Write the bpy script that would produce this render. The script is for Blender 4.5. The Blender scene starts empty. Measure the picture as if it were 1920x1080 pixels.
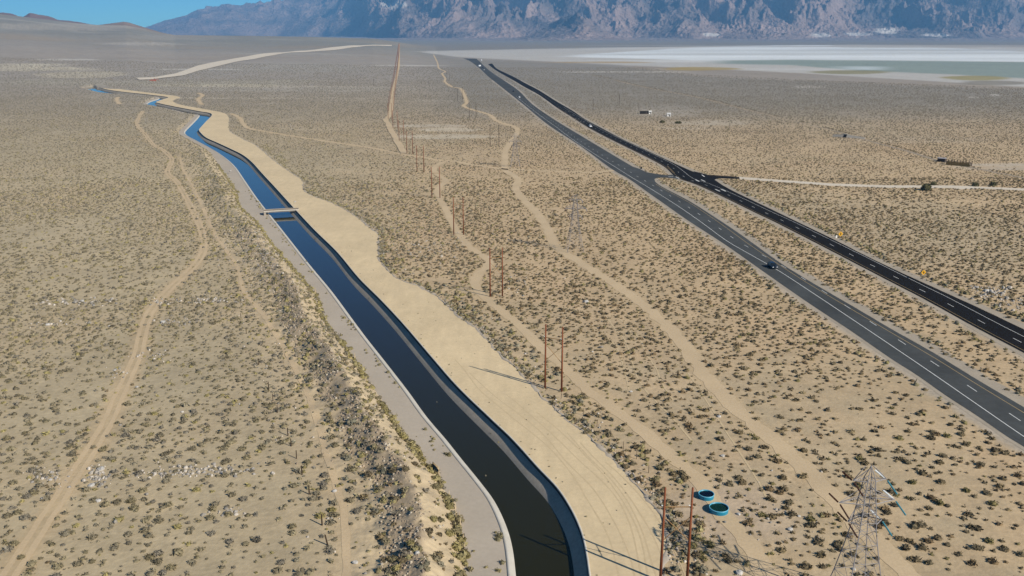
import bpy, math, random
import numpy as np
from mathutils import Vector
R_ = math.radians
rng = np.random.default_rng(7); random.seed(7)
scene = bpy.context.scene
C = scene.collection
# ------------------------------------------------------------------ camera
F, YH, H = 1650.0, 66.0, 72.0
TILT = math.atan((540 - YH) / F)
cs, sn = math.cos(TILT), math.sin(TILT)
cam_d = bpy.data.cameras.new('camera'); cam = bpy.data.objects.new('camera', cam_d); C.objects.link(cam)
cam.location = (0, 0, H); cam.rotation_euler = (math.pi / 2 - TILT, 0, 0)
cam_d.sensor_width = 36; cam_d.lens = 36 * F / 1920; cam_d.clip_end = 90000; cam_d.clip_start = 1
scene.camera = cam
# ------------------------------------------------------------------ world, sun, exposure
SUN_EL, SUN_AZ = 34.0, 128.0            # azimuth clockwise from +Y
world = bpy.data.worlds.new('World'); scene.world = world; world.use_nodes = True
wn = world.node_tree; wn.nodes.clear()
sky = wn.nodes.new('ShaderNodeTexSky'); sky.sky_type = 'NISHITA'; sky.sun_disc = False
sky.sun_elevation = R_(SUN_EL); sky.sun_rotation = R_(SUN_AZ); sky.altitude = 1200
sky.air_density = 1.0; sky.dust_density = 0.1; sky.ozone_density = 3.0
hs = wn.nodes.new('ShaderNodeHueSaturation'); hs.inputs['Saturation'].default_value = 1.3
mx_ = wn.nodes.new('ShaderNodeMixRGB'); mx_.blend_type = 'MULTIPLY'; mx_.inputs[0].default_value = 1; tc_ = wn.nodes.new('ShaderNodeTexCoord'); sp_ = wn.nodes.new('ShaderNodeSeparateXYZ'); rp_ = wn.nodes.new('ShaderNodeValToRGB')
wn.links.new(tc_.outputs['Generated'], sp_.inputs[0]); wn.links.new(sp_.outputs['Z'], rp_.inputs[0]); cr_ = rp_.color_ramp
cr_.elements[0].position = 0.02; cr_.elements[0].color = (.40, 1.0, 1.45, 1); cr_.elements[1].position = .62; cr_.elements[1].color = (.55, .50, .40, 1)
e_ = cr_.elements.new(.10); e_.color = (.22, .70, 1.0, 1); e_ = cr_.elements.new(.34); e_.color = (.22, .46, .72, 1)
wn.links.new(rp_.outputs[0], mx_.inputs[2])
bg = wn.nodes.new('ShaderNodeBackground'); bg.inputs['Strength'].default_value = 0.085
wo = wn.nodes.new('ShaderNodeOutputWorld')
wn.links.new(sky.outputs[0], hs.inputs['Color']); wn.links.new(hs.outputs[0], mx_.inputs[1]); wn.links.new(mx_.outputs[0], bg.inputs[0]); wn.links.new(bg.outputs[0], wo.inputs[0])
sd = bpy.data.lights.new('sun', 'SUN'); sd.energy = 5.0; sd.angle = R_(0.5); sd.color = (1.0, 0.92, 0.79)
sun = bpy.data.objects.new('sun', sd); C.objects.link(sun)
sv = Vector((math.sin(R_(SUN_AZ)) * math.cos(R_(SUN_EL)), math.cos(R_(SUN_AZ)) * math.cos(R_(SUN_EL)), math.sin(R_(SUN_EL))))
sun.rotation_euler = sv.to_track_quat('Z', 'Y').to_euler(); sun.location = (60, -60, 200)
scene.view_settings.view_transform = 'Standard'; scene.view_settings.look = 'None'
scene.view_settings.exposure = 0.64; scene.view_settings.gamma = 1.0
# ------------------------------------------------------------------ pixel <-> world
def g(p, z=0.0):
    p = np.atleast_2d(np.asarray(p, float))
    x = (p[:, 0] - 960) / F; y = (540 - p[:, 1]) / F
    Y = cs + y * sn; Z = -sn + y * cs; k = (H - z) / -Z
    return np.c_[x * k, Y * k]
def proj(x, y, z):
    dz = z - H; dep = y * cs - dz * sn; up = y * sn + dz * cs
    dep = np.maximum(dep, 1e-3)
    return 960 + F * x / dep, 540 - F * up / dep
def spline(P, n=6):
    P = np.asarray(P, float); Q = np.vstack([2 * P[0] - P[1], P, 2 * P[-1] - P[-2]]); out = []
    for i in range(1, len(Q) - 2):
        a, b, c, d = Q[i - 1], Q[i], Q[i + 1], Q[i + 2]
        for t in np.arange(n) / n:
            out.append(.5 * ((2 * b) + (c - a) * t + (2 * a - 5 * b + 4 * c - d) * t * t + (-a + 3 * b - 3 * c + d) * t ** 3))
    out.append(Q[-2]); return np.array(out)
def resample(P, step):
    d = np.r_[0, np.cumsum(np.hypot(*np.diff(P, axis=0).T))]
    n = max(2, int(d[-1] / step) + 1); s = np.linspace(0, d[-1], n)
    return np.c_[np.interp(s, d, P[:, 0]), np.interp(s, d, P[:, 1])]
def normals(P):
    T = np.gradient(P, axis=0); T = T / (np.hypot(*T.T)[:, None] + 1e-9)
    for _ in range(2):
        S = T.copy(); S[1:-1] = (T[:-2] + 2 * T[1:-1] + T[2:]) / 4; T = S / (np.hypot(*S.T)[:, None] + 1e-9)
    return np.c_[-T[:, 1], T[:, 0]]          # left of travel
def seg_dist(px, py, P, signed=False):
    best = np.full(px.shape, 1e12); sg = np.ones(px.shape)
    for (ax, ay), (bx, by) in zip(P[:-1], P[1:]):
        dx, dy = bx - ax, by - ay; L2 = dx * dx + dy * dy + 1e-9
        t = np.clip(((px - ax) * dx + (py - ay) * dy) / L2, 0, 1)
        ex, ey = px - ax - t * dx, py - ay - t * dy; d = ex * ex + ey * ey
        m = d < best; best = np.where(m, d, best)
        if signed: sg = np.where(m, np.sign(dx * ey - dy * ex), sg)
    return np.sqrt(best) * (sg if signed else 1)
def inside(px, py, P):
    r = np.zeros(px.shape, bool); n = len(P)
    for i in range(n):
        (ax, ay), (bx, by) = P[i], P[(i + 1) % n]
        if ay == by: continue
        r ^= ((ay > py) != (by > py)) & (px < (bx - ax) * (py - ay) / (by - ay) + ax)
    return r
# ------------------------------------------------------------------ noise
_perm = rng.permutation(65536).astype(np.int64); _ang = rng.random(65536) * 2 * np.pi
_gx, _gy = np.cos(_ang), np.sin(_ang)
def perlin(x, y):
    xi = np.floor(x).astype(np.int64); yi = np.floor(y).astype(np.int64); xf = x - xi; yf = y - yi
    u = xf * xf * xf * (xf * (xf * 6 - 15) + 10); v = yf * yf * yf * (yf * (yf * 6 - 15) + 10)
    def gr(ix, iy, fx, fy):
        h = _perm[(_perm[ix & 65535] + iy) & 65535]; return _gx[h] * fx + _gy[h] * fy
    a = gr(xi, yi, xf, yf); b = gr(xi + 1, yi, xf - 1, yf); c = gr(xi, yi + 1, xf, yf - 1); d = gr(xi + 1, yi + 1, xf - 1, yf - 1)
    return ((a + (b - a) * u) + ((c + (d - c) * u) - (a + (b - a) * u)) * v) * 1.5
def fbm(x, y, o=4, s=1.0):
    r = 0; a = 1; t = 0
    for i in range(o):
        r = r + a * perlin(x / s + 17.3 * i, y / s - 9.1 * i); t += a; a *= .5; s *= .5
    return r / t
def sm(a, b, x):
    t = np.clip((x - a) / (b - a), 0, 1); return t * t * (3 - 2 * t)
# ------------------------------------------------------------------ object helpers
def tag(o, label=None, cat=None, group=None, kind=None):
    if label: o['label'] = label
    if cat: o['category'] = cat
    if group: o['group'] = group
    if kind: o['kind'] = kind
    return o
def link(name, me, parent=None):
    o = bpy.data.objects.new(name, me); C.objects.link(o)
    if parent: o.parent = parent
    return o
def empty(name, loc, rz=0, label=None, cat=None, group=None):
    o = bpy.data.objects.new(name, None); C.objects.link(o); o.location = loc; o.rotation_euler = (0, 0, rz)
    o.empty_display_size = .3
    return tag(o, label, cat, group)
def copy_tree(o, parent=None):
    c = o.copy(); C.objects.link(c)
    if parent: c.parent = parent
    for ch in list(o.children): copy_tree(ch, c)
    return c
def fast_mesh(name, V, faces_n, mat, fcol=None, smooth=False):
    """V (n,3); faces_n (m,k) constant k."""
    me = bpy.data.meshes.new(name); n, (m, k) = len(V), faces_n.shape
    me.vertices.add(n); me.vertices.foreach_set('co', np.ascontiguousarray(V, np.float32).ravel())
    me.loops.add(m * k); me.loops.foreach_set('vertex_index', np.ascontiguousarray(faces_n, np.int32).ravel())
    me.polygons.add(m); me.polygons.foreach_set('loop_start', np.arange(0, m * k, k, dtype=np.int32))
    if fcol is not None:
        dom = 'FACE' if len(fcol) == m else 'POINT'
        a = me.attributes.new('Col', 'FLOAT_COLOR', dom)
        a.data.foreach_set('color', np.c_[fcol, np.ones(len(fcol))].astype(np.float32).ravel())
    me.materials.append(mat); me.update(calc_edges=True)
    if smooth: me.polygons.foreach_set('use_smooth', np.ones(m, bool))
    return me
def py_mesh(name, V, Fc, mat, smooth=False):
    me = bpy.data.meshes.new(name); me.from_pydata([tuple(map(float, v)) for v in V], [], [tuple(int(i) for i in f) for f in Fc])
    me.materials.append(mat); me.update()
    if smooth:
        for p in me.polygons: p.use_smooth = True
    return me
class MB:
    def __init__(s): s.v = []; s.f = []
    def add(s, V, Fc):
        n = len(s.v); s.v += [tuple(map(float, v)) for v in V]; s.f += [tuple(i + n for i in f) for f in Fc]
    def box(s, c, d, rz=0.0, bev=0.0):
        c = np.array(c, float); hx, hy, hz = np.array(d) / 2.0; co, si = math.cos(rz), math.sin(rz); V = []
        for z in (-hz, hz):
            for x, y in ((-hx, -hy), (hx, -hy), (hx, hy), (-hx, hy)):
                V.append((c[0] + x * co - y * si, c[1] + x * si + y * co, c[2] + z))
        s.add(V, [(0, 3, 2, 1), (4, 5, 6, 7), (0, 1, 5, 4), (1, 2, 6, 5), (2, 3, 7, 6), (3, 0, 4, 7)])
    def tube(s, a, b, r, r2=None, n=8):
        a, b = Vector(a), Vector(b); r2 = r if r2 is None else r2
        q = (b - a).to_track_quat('Z', 'Y'); V = []
        for p, rr in ((a, r), (b, r2)):
            for i in range(n):
                t = 2 * math.pi * i / n; V.append(p + q @ Vector((rr * math.cos(t), rr * math.sin(t), 0)))
        s.add(V, [(i, (i + 1) % n, n + (i + 1) % n, n + i) for i in range(n)] + [tuple(range(n))[::-1], tuple(range(n, 2 * n))])
    def lathe(s, prof, n=40, c=(0, 0, 0)):
        V = []; m = len(prof)
        for r, z in prof:
            for i in range(n):
                t = 2 * math.pi * i / n; V.append((c[0] + r * math.cos(t), c[1] + r * math.sin(t), c[2] + z))
        s.add(V, [(j * n + i, j * n + (i + 1) % n, (j + 1) * n + (i + 1) % n, (j + 1) * n + i) for j in range(m - 1) for i in range(n)])
    def mesh(s, name, mat, smooth=False): return py_mesh(name, s.v, s.f, mat, smooth)
    def obj(s, name, mat, parent=None, smooth=False): return link(name, s.mesh(name, mat, smooth), parent)
# ------------------------------------------------------------------ materials
def mat(name, base=(.5, .5, .5), rough=.9, attr=False, noise=None, bump=None, metal=0.0, spec=.3, tex=None):
    """noise=list of (scale, amount, detail); bump=(scale, strength, dist)"""
    m = bpy.data.materials.new(name); m.use_nodes = True; nt = m.node_tree; b = nt.nodes['Principled BSDF']
    b.inputs['Roughness'].default_value = rough; b.inputs['Metallic'].default_value = metal
    b.inputs['Specular IOR Level'].default_value = spec
    geo = nt.nodes.new('ShaderNodeNewGeometry')
    if attr:
        a = nt.nodes.new('ShaderNodeAttribute'); a.attribute_name = 'Col'; col = a.outputs['Color']
    else:
        rgb = nt.nodes.new('ShaderNodeRGB'); rgb.outputs[0].default_value = (*base, 1); col = rgb.outputs[0]
    for sc, amt, det in (noise or []):
        mp = nt.nodes.new('ShaderNodeMapping')
        mp.inputs['Scale'].default_value = sc if isinstance(sc, tuple) else (sc, sc, sc)
        nt.links.new(geo.outputs['Position'], mp.inputs['Vector'])
        n = nt.nodes.new('ShaderNodeTexNoise'); n.inputs['Scale'].default_value = 1; n.inputs['Detail'].default_value = det
        nt.links.new(mp.outputs[0], n.inputs['Vector'])
        r = nt.nodes.new('ShaderNodeMapRange'); r.inputs['From Min'].default_value = .25; r.inputs['From Max'].default_value = .75
        r.inputs['To Min'].default_value = 1 - amt; r.inputs['To Max'].default_value = 1 + amt
        nt.links.new(n.outputs['Fac'], r.inputs['Value'])
        x = nt.nodes.new('ShaderNodeVectorMath'); x.operation = 'SCALE'
        nt.links.new(col, x.inputs[0]); nt.links.new(r.outputs[0], x.inputs['Scale']); col = x.outputs[0]
    nt.links.new(col, b.inputs['Base Color'])
    if bump:
        n = nt.nodes.new('ShaderNodeTexNoise'); n.inputs['Scale'].default_value = bump[0]; n.inputs['Detail'].default_value = 6
        nt.links.new(geo.outputs['Position'], n.inputs['Vector'])
        bp = nt.nodes.new('ShaderNodeBump'); bp.inputs['Strength'].default_value = bump[1]; bp.inputs['Distance'].default_value = bump[2]
        nt.links.new(n.outputs['Fac'], bp.inputs['Height']); nt.links.new(bp.outputs[0], b.inputs['Normal'])
    return m
M = {}
M['ground'] = mat('desert_ground', attr=True, noise=[(.9, .13, 8), (.22, .12, 5), (.05, .10, 4), (.008, .06, 4)], bump=(1.3, .35, .25))
M['bench'] = mat('graded_sand', (.56, .44, .27), noise=[(.035, .09, 4), (1.2, .07, 6), ((.5, .1, 1), .07, 5), (.25, .05, 4)], bump=(1.2, .35, .12))
M['dirt'] = mat('track_dirt', (.48, .365, .225), noise=[(.1, .09, 3), (2.2, .09, 6)], bump=(2.5, .25, .08))
M['paledirt'] = mat('pale_dirt', (.55, .48, .38), noise=[(.1, .06, 3), (1.5, .06, 5)])
M['gravel'] = mat('shoulder_gravel', (.33, .28, .215), noise=[(.15, .12, 4), (2.5, .15, 6)])
M['greypath'] = mat('path_grit', (.385, .33, .262), noise=[(.08, .07, 3), (1.6, .06, 6)], bump=(3, .15, .05))
M['concrete'] = mat('lining_concrete', (.30, .265, .215), noise=[(.25, .14, 5), ((3, 3, .4), .14, 5), (4, .06, 4)], bump=(4, .2, .03))
M['palecon'] = mat('pale_concrete', (.46, .43, .37), noise=[(.4, .10, 5), (5, .08, 4)])
M['wallshade'] = mat('shade_dark_wall', (.035, .033, .03), noise=[(.6, .2, 4)])  # near-black base colour paints the shade on the upper canal wall
M['asph'] = mat('worn_asphalt', (.060, .064, .064), rough=.95, spec=.1, noise=[(.05, .30, 5), (.6, .12, 5), (6, .12, 4)])
M['black'] = mat('fresh_asphalt', (.011, .0102, .010), rough=.95, spec=.08, noise=[(.05, .15, 4), (5, .15, 4)])
M['blackwear'] = mat('worn_lane_asphalt', (.027, .026, .027), rough=.8, noise=[(.05, .15, 4), (5, .15, 4)])
M['white'] = mat('road_paint_white', (.62, .62, .60), noise=[(1.5, .15, 4)])
M['yellow'] = mat('road_paint_yellow', (.36, .26, .13), noise=[(1.5, .15, 4)])
M['rustwood'] = mat('rusty_pole_wood', (.17, .05, .018), rough=.75, noise=[((6, 6, .6), .3, 5)])
M['brace'] = mat('brace_wood', (.26, .15, .06), rough=.8, noise=[(3, .2, 4)])
M['galv'] = mat('galvanised_steel', (.20, .19, .195), rough=.6, metal=.0, noise=[(2, .2, 4)])
M['insb'] = mat('brown_insulator', (.05, .02, .012), rough=.3, spec=.5)
M['inst'] = mat('teal_insulator', (.04, .20, .25), rough=.25, spec=.6)
M['insw'] = mat('pale_insulator', (.62, .66, .68), rough=.25, spec=.6)
M['tank'] = mat('tank_blue', (.012, .20, .31), rough=.4, noise=[(2, .12, 4)])
M['tankrim'] = mat('tank_rim_blue', (.12, .36, .46), rough=.4)
M['postwood'] = mat('dark_post_wood', (.045, .028, .016), noise=[((8, 8, 1), .3, 4)])
M['plank'] = mat('weathered_planks', (.27, .17, .06), noise=[((3, 3, .5), .25, 5)])
M['darkwood'] = mat('old_dark_wood', (.05, .038, .03), noise=[(3, .3, 4)])
M['whitewall'] = mat('white_siding', (.74, .72, .68), noise=[(2, .06, 4)])
M['darkwall'] = mat('dark_siding', (.018, .016, .015), noise=[(2, .2, 4)])
M['rock'] = mat('boulder_rock', (.40, .38, .35), attr=False, noise=[(1.2, .22, 6), (6, .12, 4)], bump=(3, .6, .15))
M['rockd'] = mat('grey_rock', (.26, .235, .20), noise=[(1.5, .25, 6)], bump=(3, .6, .15))
M['rubble'] = mat('rubble', attr=True, noise=[(2, .2, 4)])
M['shrub'] = mat('dry_shrub', attr=True, noise=[(4, .22, 4)], spec=.1)
M['stem'] = mat('shrub_stem', (.09, .065, .04))
M['sign'] = mat('sign_yellow', (.70, .36, .015), rough=.5)
M['signshadeblack'] = mat('sign_and_shade_black', (.01, .01, .01), rough=.5)  # sign symbols, and the painted dark of the culvert mouth
M['carpaint'] = mat('dark_car_paint', (.010, .013, .018), rough=.25, spec=.6)
M['carwhite'] = mat('white_car_paint', (.75, .76, .77), rough=.3, spec=.5)
M['glass'] = mat('car_glass', (.012, .016, .02), rough=.08, spec=.8)
M['tyre'] = mat('tyre_rubber', (.012, .012, .012))
M['lampglass'] = mat('headlamp_glass', (.85, .85, .85), rough=.12, spec=.8)
M['mount'] = mat('mountain_rock', attr=True, noise=[(.004, .18, 7), (.02, .12, 5)], bump=(.012, 1.0, 110))
M['hill'] = mat('hill_rock', attr=True, noise=[(.01, .18, 6)])
def water_mat(name, base, rough, bs, bd):
    m = bpy.data.materials.new(name); m.use_nodes = True; nt = m.node_tree; b = nt.nodes['Principled BSDF']
    b.inputs['Base Color'].default_value = (*base, 1); b.inputs['Roughness'].default_value = rough; b.inputs['IOR'].default_value = 1.33; b.inputs['Specular IOR Level'].default_value = .4
    geo = nt.nodes.new('ShaderNodeNewGeometry'); n = nt.nodes.new('ShaderNodeTexNoise')
    n.inputs['Scale'].default_value = bs; n.inputs['Detail'].default_value = 3
    nt.links.new(geo.outputs['Position'], n.inputs['Vector']); bp = nt.nodes.new('ShaderNodeBump')
    bp.inputs['Strength'].default_value = bd; bp.inputs['Distance'].default_value = .02
    nt.links.new(n.outputs['Fac'], bp.inputs['Height']); nt.links.new(bp.outputs[0], b.inputs['Normal'])
    return m
M['water'] = water_mat('canal_water', (.017, .0155, .004), .05, 1.2, .25)
M['tankwater'] = water_mat('tank_water', (.002, .003, .008), .05, 3, .1)
M['tankalgae'] = water_mat('tank_algae_water', (.004, .022, .010), .1, 3, .1)
# ------------------------------------------------------------------ traced plan (photo pixels -> world plan)
WZ, PZ = -2.0, -1.5
Rpx = [(1112,1250),(1108,1130),(1104,1080),(1095,1021),(1084,985),(1067,950),(1043,914),(1007,876),(960,824),(918,784),(857,725),(808,669),(755,607),(712,561),(671,520),(631,472),(588,430),(546,385),(517,353),(491,325),(472,304),(454,290),(432,279),(407,267.5),(387,258.5),(377,250),(373,244),(376,239),(386,228),(397,216),(391,211.5),(370,208),(323,199),(300,194),(292.5,191.5),(300,188),(315,183),(308,181),(273,176.7),(233,172.5),(207,169),(190,165),(177.5,159.5)]
Lpx = [(972,1250),(970,1130),(966.5,1080),(960,1027),(948,985),(927,941),(900.7,905),(865,861),(835.5,824),(799,781),(765,734),(724,681),(688,635.5),(661.5,600),(620.7,545),(580,496),(528,430),(496,390),(478.5,367),(458,337),(442,314),(427.6,300),(407,285),(389,274.7),(370,264.5),(352,255),(347,249),(352,242),(362,232),(373,220),(373,216),(360,214.5),(323,206),(290,199),(276,196),(285,190),(298,186),(296,182.5),(273,180.5),(233,177.5),(203,176),(180,172),(156,165)]
Ppx = [(882,1250),(877,1130),(874,1080),(871,1027),(859,961),(838.5,926),(824,890),(800,867),(736,780),(719,751),(695,717),(671,679),(640,635.5),(620,612),(607,590),(600,560),(573,527),(543,493),(510,453),(483,417),(452,387),(443,357),(420,323),(400,292)]
Bpx = [(1250,1250),(1244,1130),(1242,1080),(1247,1020),(1247,979),(1235,957),(1200,916),(1162,875),(1112,825),(1080,800),(1036,762),(1011,738),(973,697),(927,653),(893,617),(857,592),(820,557),(784,537),(749,524.6),(731,510),(712,490),(709,476),(710,455),(709,439),(694,427),(661.5,402),(620.7,380),(588.5,368),(572,359),(568,351),(566,337),(543.6,322.5),(523,308),(503,292),(478.5,271.6),(454,260),(431.6,246),(428.6,235),(428.6,221),(420,212),(391,206),(340,196.7),(326,191.5),(326,187.5),(338,183),(323,179),(273,173),(213,165.5),(198,162.5),(193,157.5)]
Rw = resample(spline(g(Rpx)), 1.5); Lw = resample(spline(g(Lpx, WZ)), 1.5); Bw = resample(spline(g(Bpx)), 1.5)
Lout = Lw + normals(Lw) * 1.1
Pn = g(Ppx, PZ)
far = Lw[Lw[:, 1] > Pn[-1, 1] + 25]
Pw = resample(spline(np.vstack([Pn, (far + normals(far) * 4.5)[::10]]), 4), 2.0)
Bj = Bw + normals(Bw) * (1.0 * fbm(Bw[:, 0], Bw[:, 1], 4, 5))[:, None]
bench_poly = np.vstack([Rw, Bj[::-1]])
corridor = np.vstack([Pw, Bw[::-1]])
# far graded road beyond the canal
far_road_top = [(255,150),(290,148.5),(330,142),(372,130),(440,119),(500,113),(580,106),(660,101),(735,96)]
far_road_bot = [(735,97.3),(660,103.5),(580,109),(500,116.5),(440,125),(372,138),(345,145),(305,149.5),(285,152),(262,153)]
tracks = {   # name: (pixels, width m, ruts)
 'left':   ([(-60,1200),(30,1060),(65,1005),(105,945),(140,890),(170,845),(200,795),(220,750),(240,705),(258,665),(270,615),(285,580),(320,540),(360,503),(380,473),(380,440),(367,407),(350,373),(333,343),(314,323),(322,300),(308,283),(287,271),(273,253),(257,233),(262,218),(268,208)], 2.8, 1),
 'leftberm': ([(650,1180),(650,1080),(650,1040),(645,965),(630,910),(610,845),(595,790),(565,715),(530,650),(492,590),(457,545),(448,507),(425,470),(402,437),(380,390),(360,347),(343,317),(337,293)], 1.2, 0),
 'pipeline': ([(1790,1180),(1697,1070),(1653,1027),(1615,993),(1576,948),(1528,895),(1480,851),(1400,785),(1333,717),(1277,640),(1227,590),(1177,550),(1127,517),(1073,483),(1040,460),(1030,435),(1007,400),(980,373),(967,353),(971,335),(948,320),(947,300),(948,283),(957,267),(970,247),(963,237),(933,228),(917,215),(880,204),(869,198),(875,192),(870,177),(863,166),(847,162.5),(834,153),(835,147),(829,138),(835,134),(823,128),(820,117),(813,103)], 3.7, 0),
 'poleline': ([(1500,1180),(1440,1080),(1395,1010),(1340,940),(1301,891),(1269,866),(1222,822),(1170,781),(1110,738),(1073,703),(1037,670),(1003,640),(970,607),(937,580),(903,553),(890,532),(896,515),(915,500),(912,486),(877,460),(860,437),(843,410),(833,387),(820,362),(824,350),(836,338),(818,326),(815,314),(829,304)], 2.9, 0),
 'crossing': ([(433,213),(448,220),(457,233),(468,241),(517,250),(567,258),(633,268),(700,278),(753,289),(795,295),(829,302),(851,302),(882,309),(907,312),(945,317),(973,318),(1050,322),(1120,323),(1150,319)], 3.4, 0),
 'farline': ([(757,289),(746,267),(736,250),(727,231),(723,225),(731,215),(735,190),(736,173),(742,152),(746,135),(748,122),(749,93)], 4.5, 0),
 'oldgrade': ([(1053,128),(1140,147),(1207,163),(1307,182),(1390,203),(1513,233),(1567,246),(1640,267),(1700,283),(1762,302),(1830,316),(1920,334),(1990,350)], 2.6, 0),
 'upperleft': ([(224,195),(219,188),(221,182)], 4, 0),
 'notch': ([(378,196),(372,186),(380,179),(372,174)], 4, 0),
}
TW = {k: (resample(spline(g(v[0]), 8), 1.5 if k not in ('farline',) else 8), v[1], v[2]) for k, v in tracks.items()}
# roads
H1L = [(1990,885),(1920,838),(1887,818),(1831,779),(1775,743),(1720,704),(1671,673),(1593,619),(1515.6,568),(1438,514),(1360,459),(1292,415),(1245,382),(1215,361),(1180,336),(1144,315),(1090,275),(1040,242.5),(1016,225),(985,199),(969,186),(940,163),(915,143),(898,127),(880,114),(868,109.5)]
H1R = [(1990,808),(1920,764),(1827,709),(1749,661),(1671,617),(1593,571),(1515.6,526),(1457,489),(1399,447),(1347.5,412),(1292.5,377),(1250,355),(1232,344),(1224,336),(1199,319),(1189,314),(1152.5,292.5),(1115,270),(1090,255),(1065,240),(1039,224),(997.5,195),(972.5,170),(947.5,152.5),(922.5,136),(908,124),(900,116),(893,110)]
H1W = [(1990,863),(1918.5,818),(1827,755),(1749,701),(1671,648),(1593,595.6),(1515.6,544),(1457,506),(1399,473),(1360,450),(1312.5,415),(1267.5,384),(1217.5,352.5),(1180,330),(1155,314),(1115,289),(1071,259.5),(1040,236),(1016,219),(985,195),(960,174)]
H1Y = [(1990,818),(1920,774.5),(1827,718),(1749,669.5),(1671,624),(1593,578),(1515.6,532),(1457,494),(1399,454.5),(1347.5,417),(1292.5,380),(1250,357.5),(1229,345)]
H1D0, H1D1 = (1902.5,784), (1403.5,462)
H2L = [(1990,700),(1920,662),(1827,613),(1731,560),(1690,539),(1615,500),(1540,461),(1450,415),(1420,401),(1367.5,375),(1336,360),(1305,346),(1272.5,335),(1262,328),(1245,312.5),(1215,296),(1177.5,277.5),(1140,259),(1102.5,239),(1072.5,220),(1045,202.5),(1010,177.5),(985,164),(960,149),(930,132),(915,120.6)]
H2R = [(1990,652),(1920,618),(1836,578),(1752.5,540),(1665,500),(1602,469),(1560,447.5),(1420,380),(1380,361),(1355,347.5),(1341,338),(1326,330),(1305,324),(1280,313.5),(1242.5,296),(1202.5,277.5),(1165,260),(1127.5,240),(1097.5,224),(1072.5,207),(1040,188),(1010,169),(985,156),(960,142.5),(932,129),(922.5,119)]
EXT = {}
def edge_line(px, step=3, n=3):
    P = spline(g(px), n)
    if px[0][0] >= 1985:
        k = 'h2' if px[0][1] < 720 else 'h1'
        if k not in EXT: Q = g([(1990, 700), (1731, 560)] if k == 'h2' else [(1990, 863), (1671, 648)]); d = Q[0] - Q[1]; EXT[k] = d / np.hypot(*d)
        P = np.vstack([P[0] + EXT[k] * 260, P])
    return resample(P, step)
h1 = np.vstack([edge_line(H1L), edge_line(H1R)[::-1]]); h2 = np.vstack([edge_line(H2L), edge_line(H2R)[::-1]])
conn = g([(1175,309),(1199,316.5),(1212,323),(1230,326),(1249,328.5),(1262,327.5),(1275,336),(1262,334.5),(1245,333),(1232,333.5),(1227,336),(1230,345),(1236,350),(1200,345)])
spur = g([(1300,321),(1326,327.5),(1367.5,330.4),(1386,332.2),(1387,335.8),(1349,334.3),(1341,336.5),(1330,345)])
white_road = g([(1385,331.5),(1450,336.5),(1560,344),(1660,347.5),(1785,347.8),(1920,353.5),(2020,357),(2020,361),(1920,357.5),(1835,353.8),(1800,355.2),(1785,353),(1660,352),(1560,348.6),(1450,340.5),(1386,336)])
# H-frame pole line (centre pixel pairs)
frames = [((1238,1090),(1288,1090)),((1022,728),(1053,734)),((919,556),(942,555)),((851,440),(869,440)),((810,371),(825,371)),((782,322),(795,323)),((763,288),(774,289)),((748.5,263.5),(757.5,263)),((737,240.5),(745.5,241)),((728,224),(735,224))]
# ------------------------------------------------------------------ terrain height
SKX = np.array([-400,-200,0,50,80,115,150,190,240,270,300,330,480,600,700,740,780,820,5000])
SKY = np.array([10,18,28,33.5,37,41,45,48,48.5,54,60.5,65.5,67,69,72,77,84,89,89])
def rise(x, y):
    D = np.maximum(y, 1.0); px = 960 + F * x / (D * cs + H * sn)
    ys = np.interp(px, SKX, SKY); Dc = 5200.0
    zc = np.maximum(72 + (66 - ys) / F * Dc * 1.0, 0)
    t = np.clip((D - 1250) / (Dc - 1250), 0, 1)
    z = zc * (t ** 1.35)
    z = z * np.where(D > Dc, np.exp(-((D - Dc) / 1500) ** 2), 1)
    roll = fbm(x, y, 3, 700) * 14 * sm(1700, 3200, D) * sm(20, 90, zc) * (1 - sm(4300, 5200, D))
    return z + roll
def berm(s, x, y):
    """height left of the path edge, s metres out (s>0)."""
    w = 1 + .25 * fbm(x, y, 3, 14); ss = s / w
    z = np.interp(ss, [0, .5, 6.0, 6.8, 10, 13.5, 18, 24], [PZ - .06, PZ + .1, 1.9, 1.95, 1.0, .25, .02, 0])
    return z + ((fbm(x, y, 4, 4.0) * .8 - .5 * np.clip(fbm(x + 70, y, 3, 9), 0, 1)) * np.interp(ss, [0, 2, 6, 14, 18], [0, .5, 1, .8, 0]))
def gz(x, y, cut=True, cell=0.6):
    x = np.asarray(x, float); y = np.asarray(y, float); z = rise(x, y)
    near = (y > 40) & (y < 1700) & (x < 120) & (x > -700)
    if near.any():
        xs, ys = x[near], y[near]; sP = seg_dist(xs, ys, Pw[::3], True); zz = z[near].copy()
        fade = 1 - sm(520, 760, ys)
        m = (sP > 0) & (sP < 30)
        zz = np.where(m, berm(sP, xs, ys) * np.where(sP < 3, 1, fade), zz)
        if cut:
            ins = inside(xs, ys, corridor)
            dB = seg_dist(xs, ys, Bw[::3])
            cl = np.maximum(.8, ys * ys / 118800 * .9) if cell is None else cell
            zz = np.where(ins & (dB > cl), -4.5, zz)
        z[near] = zz
    return z
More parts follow.
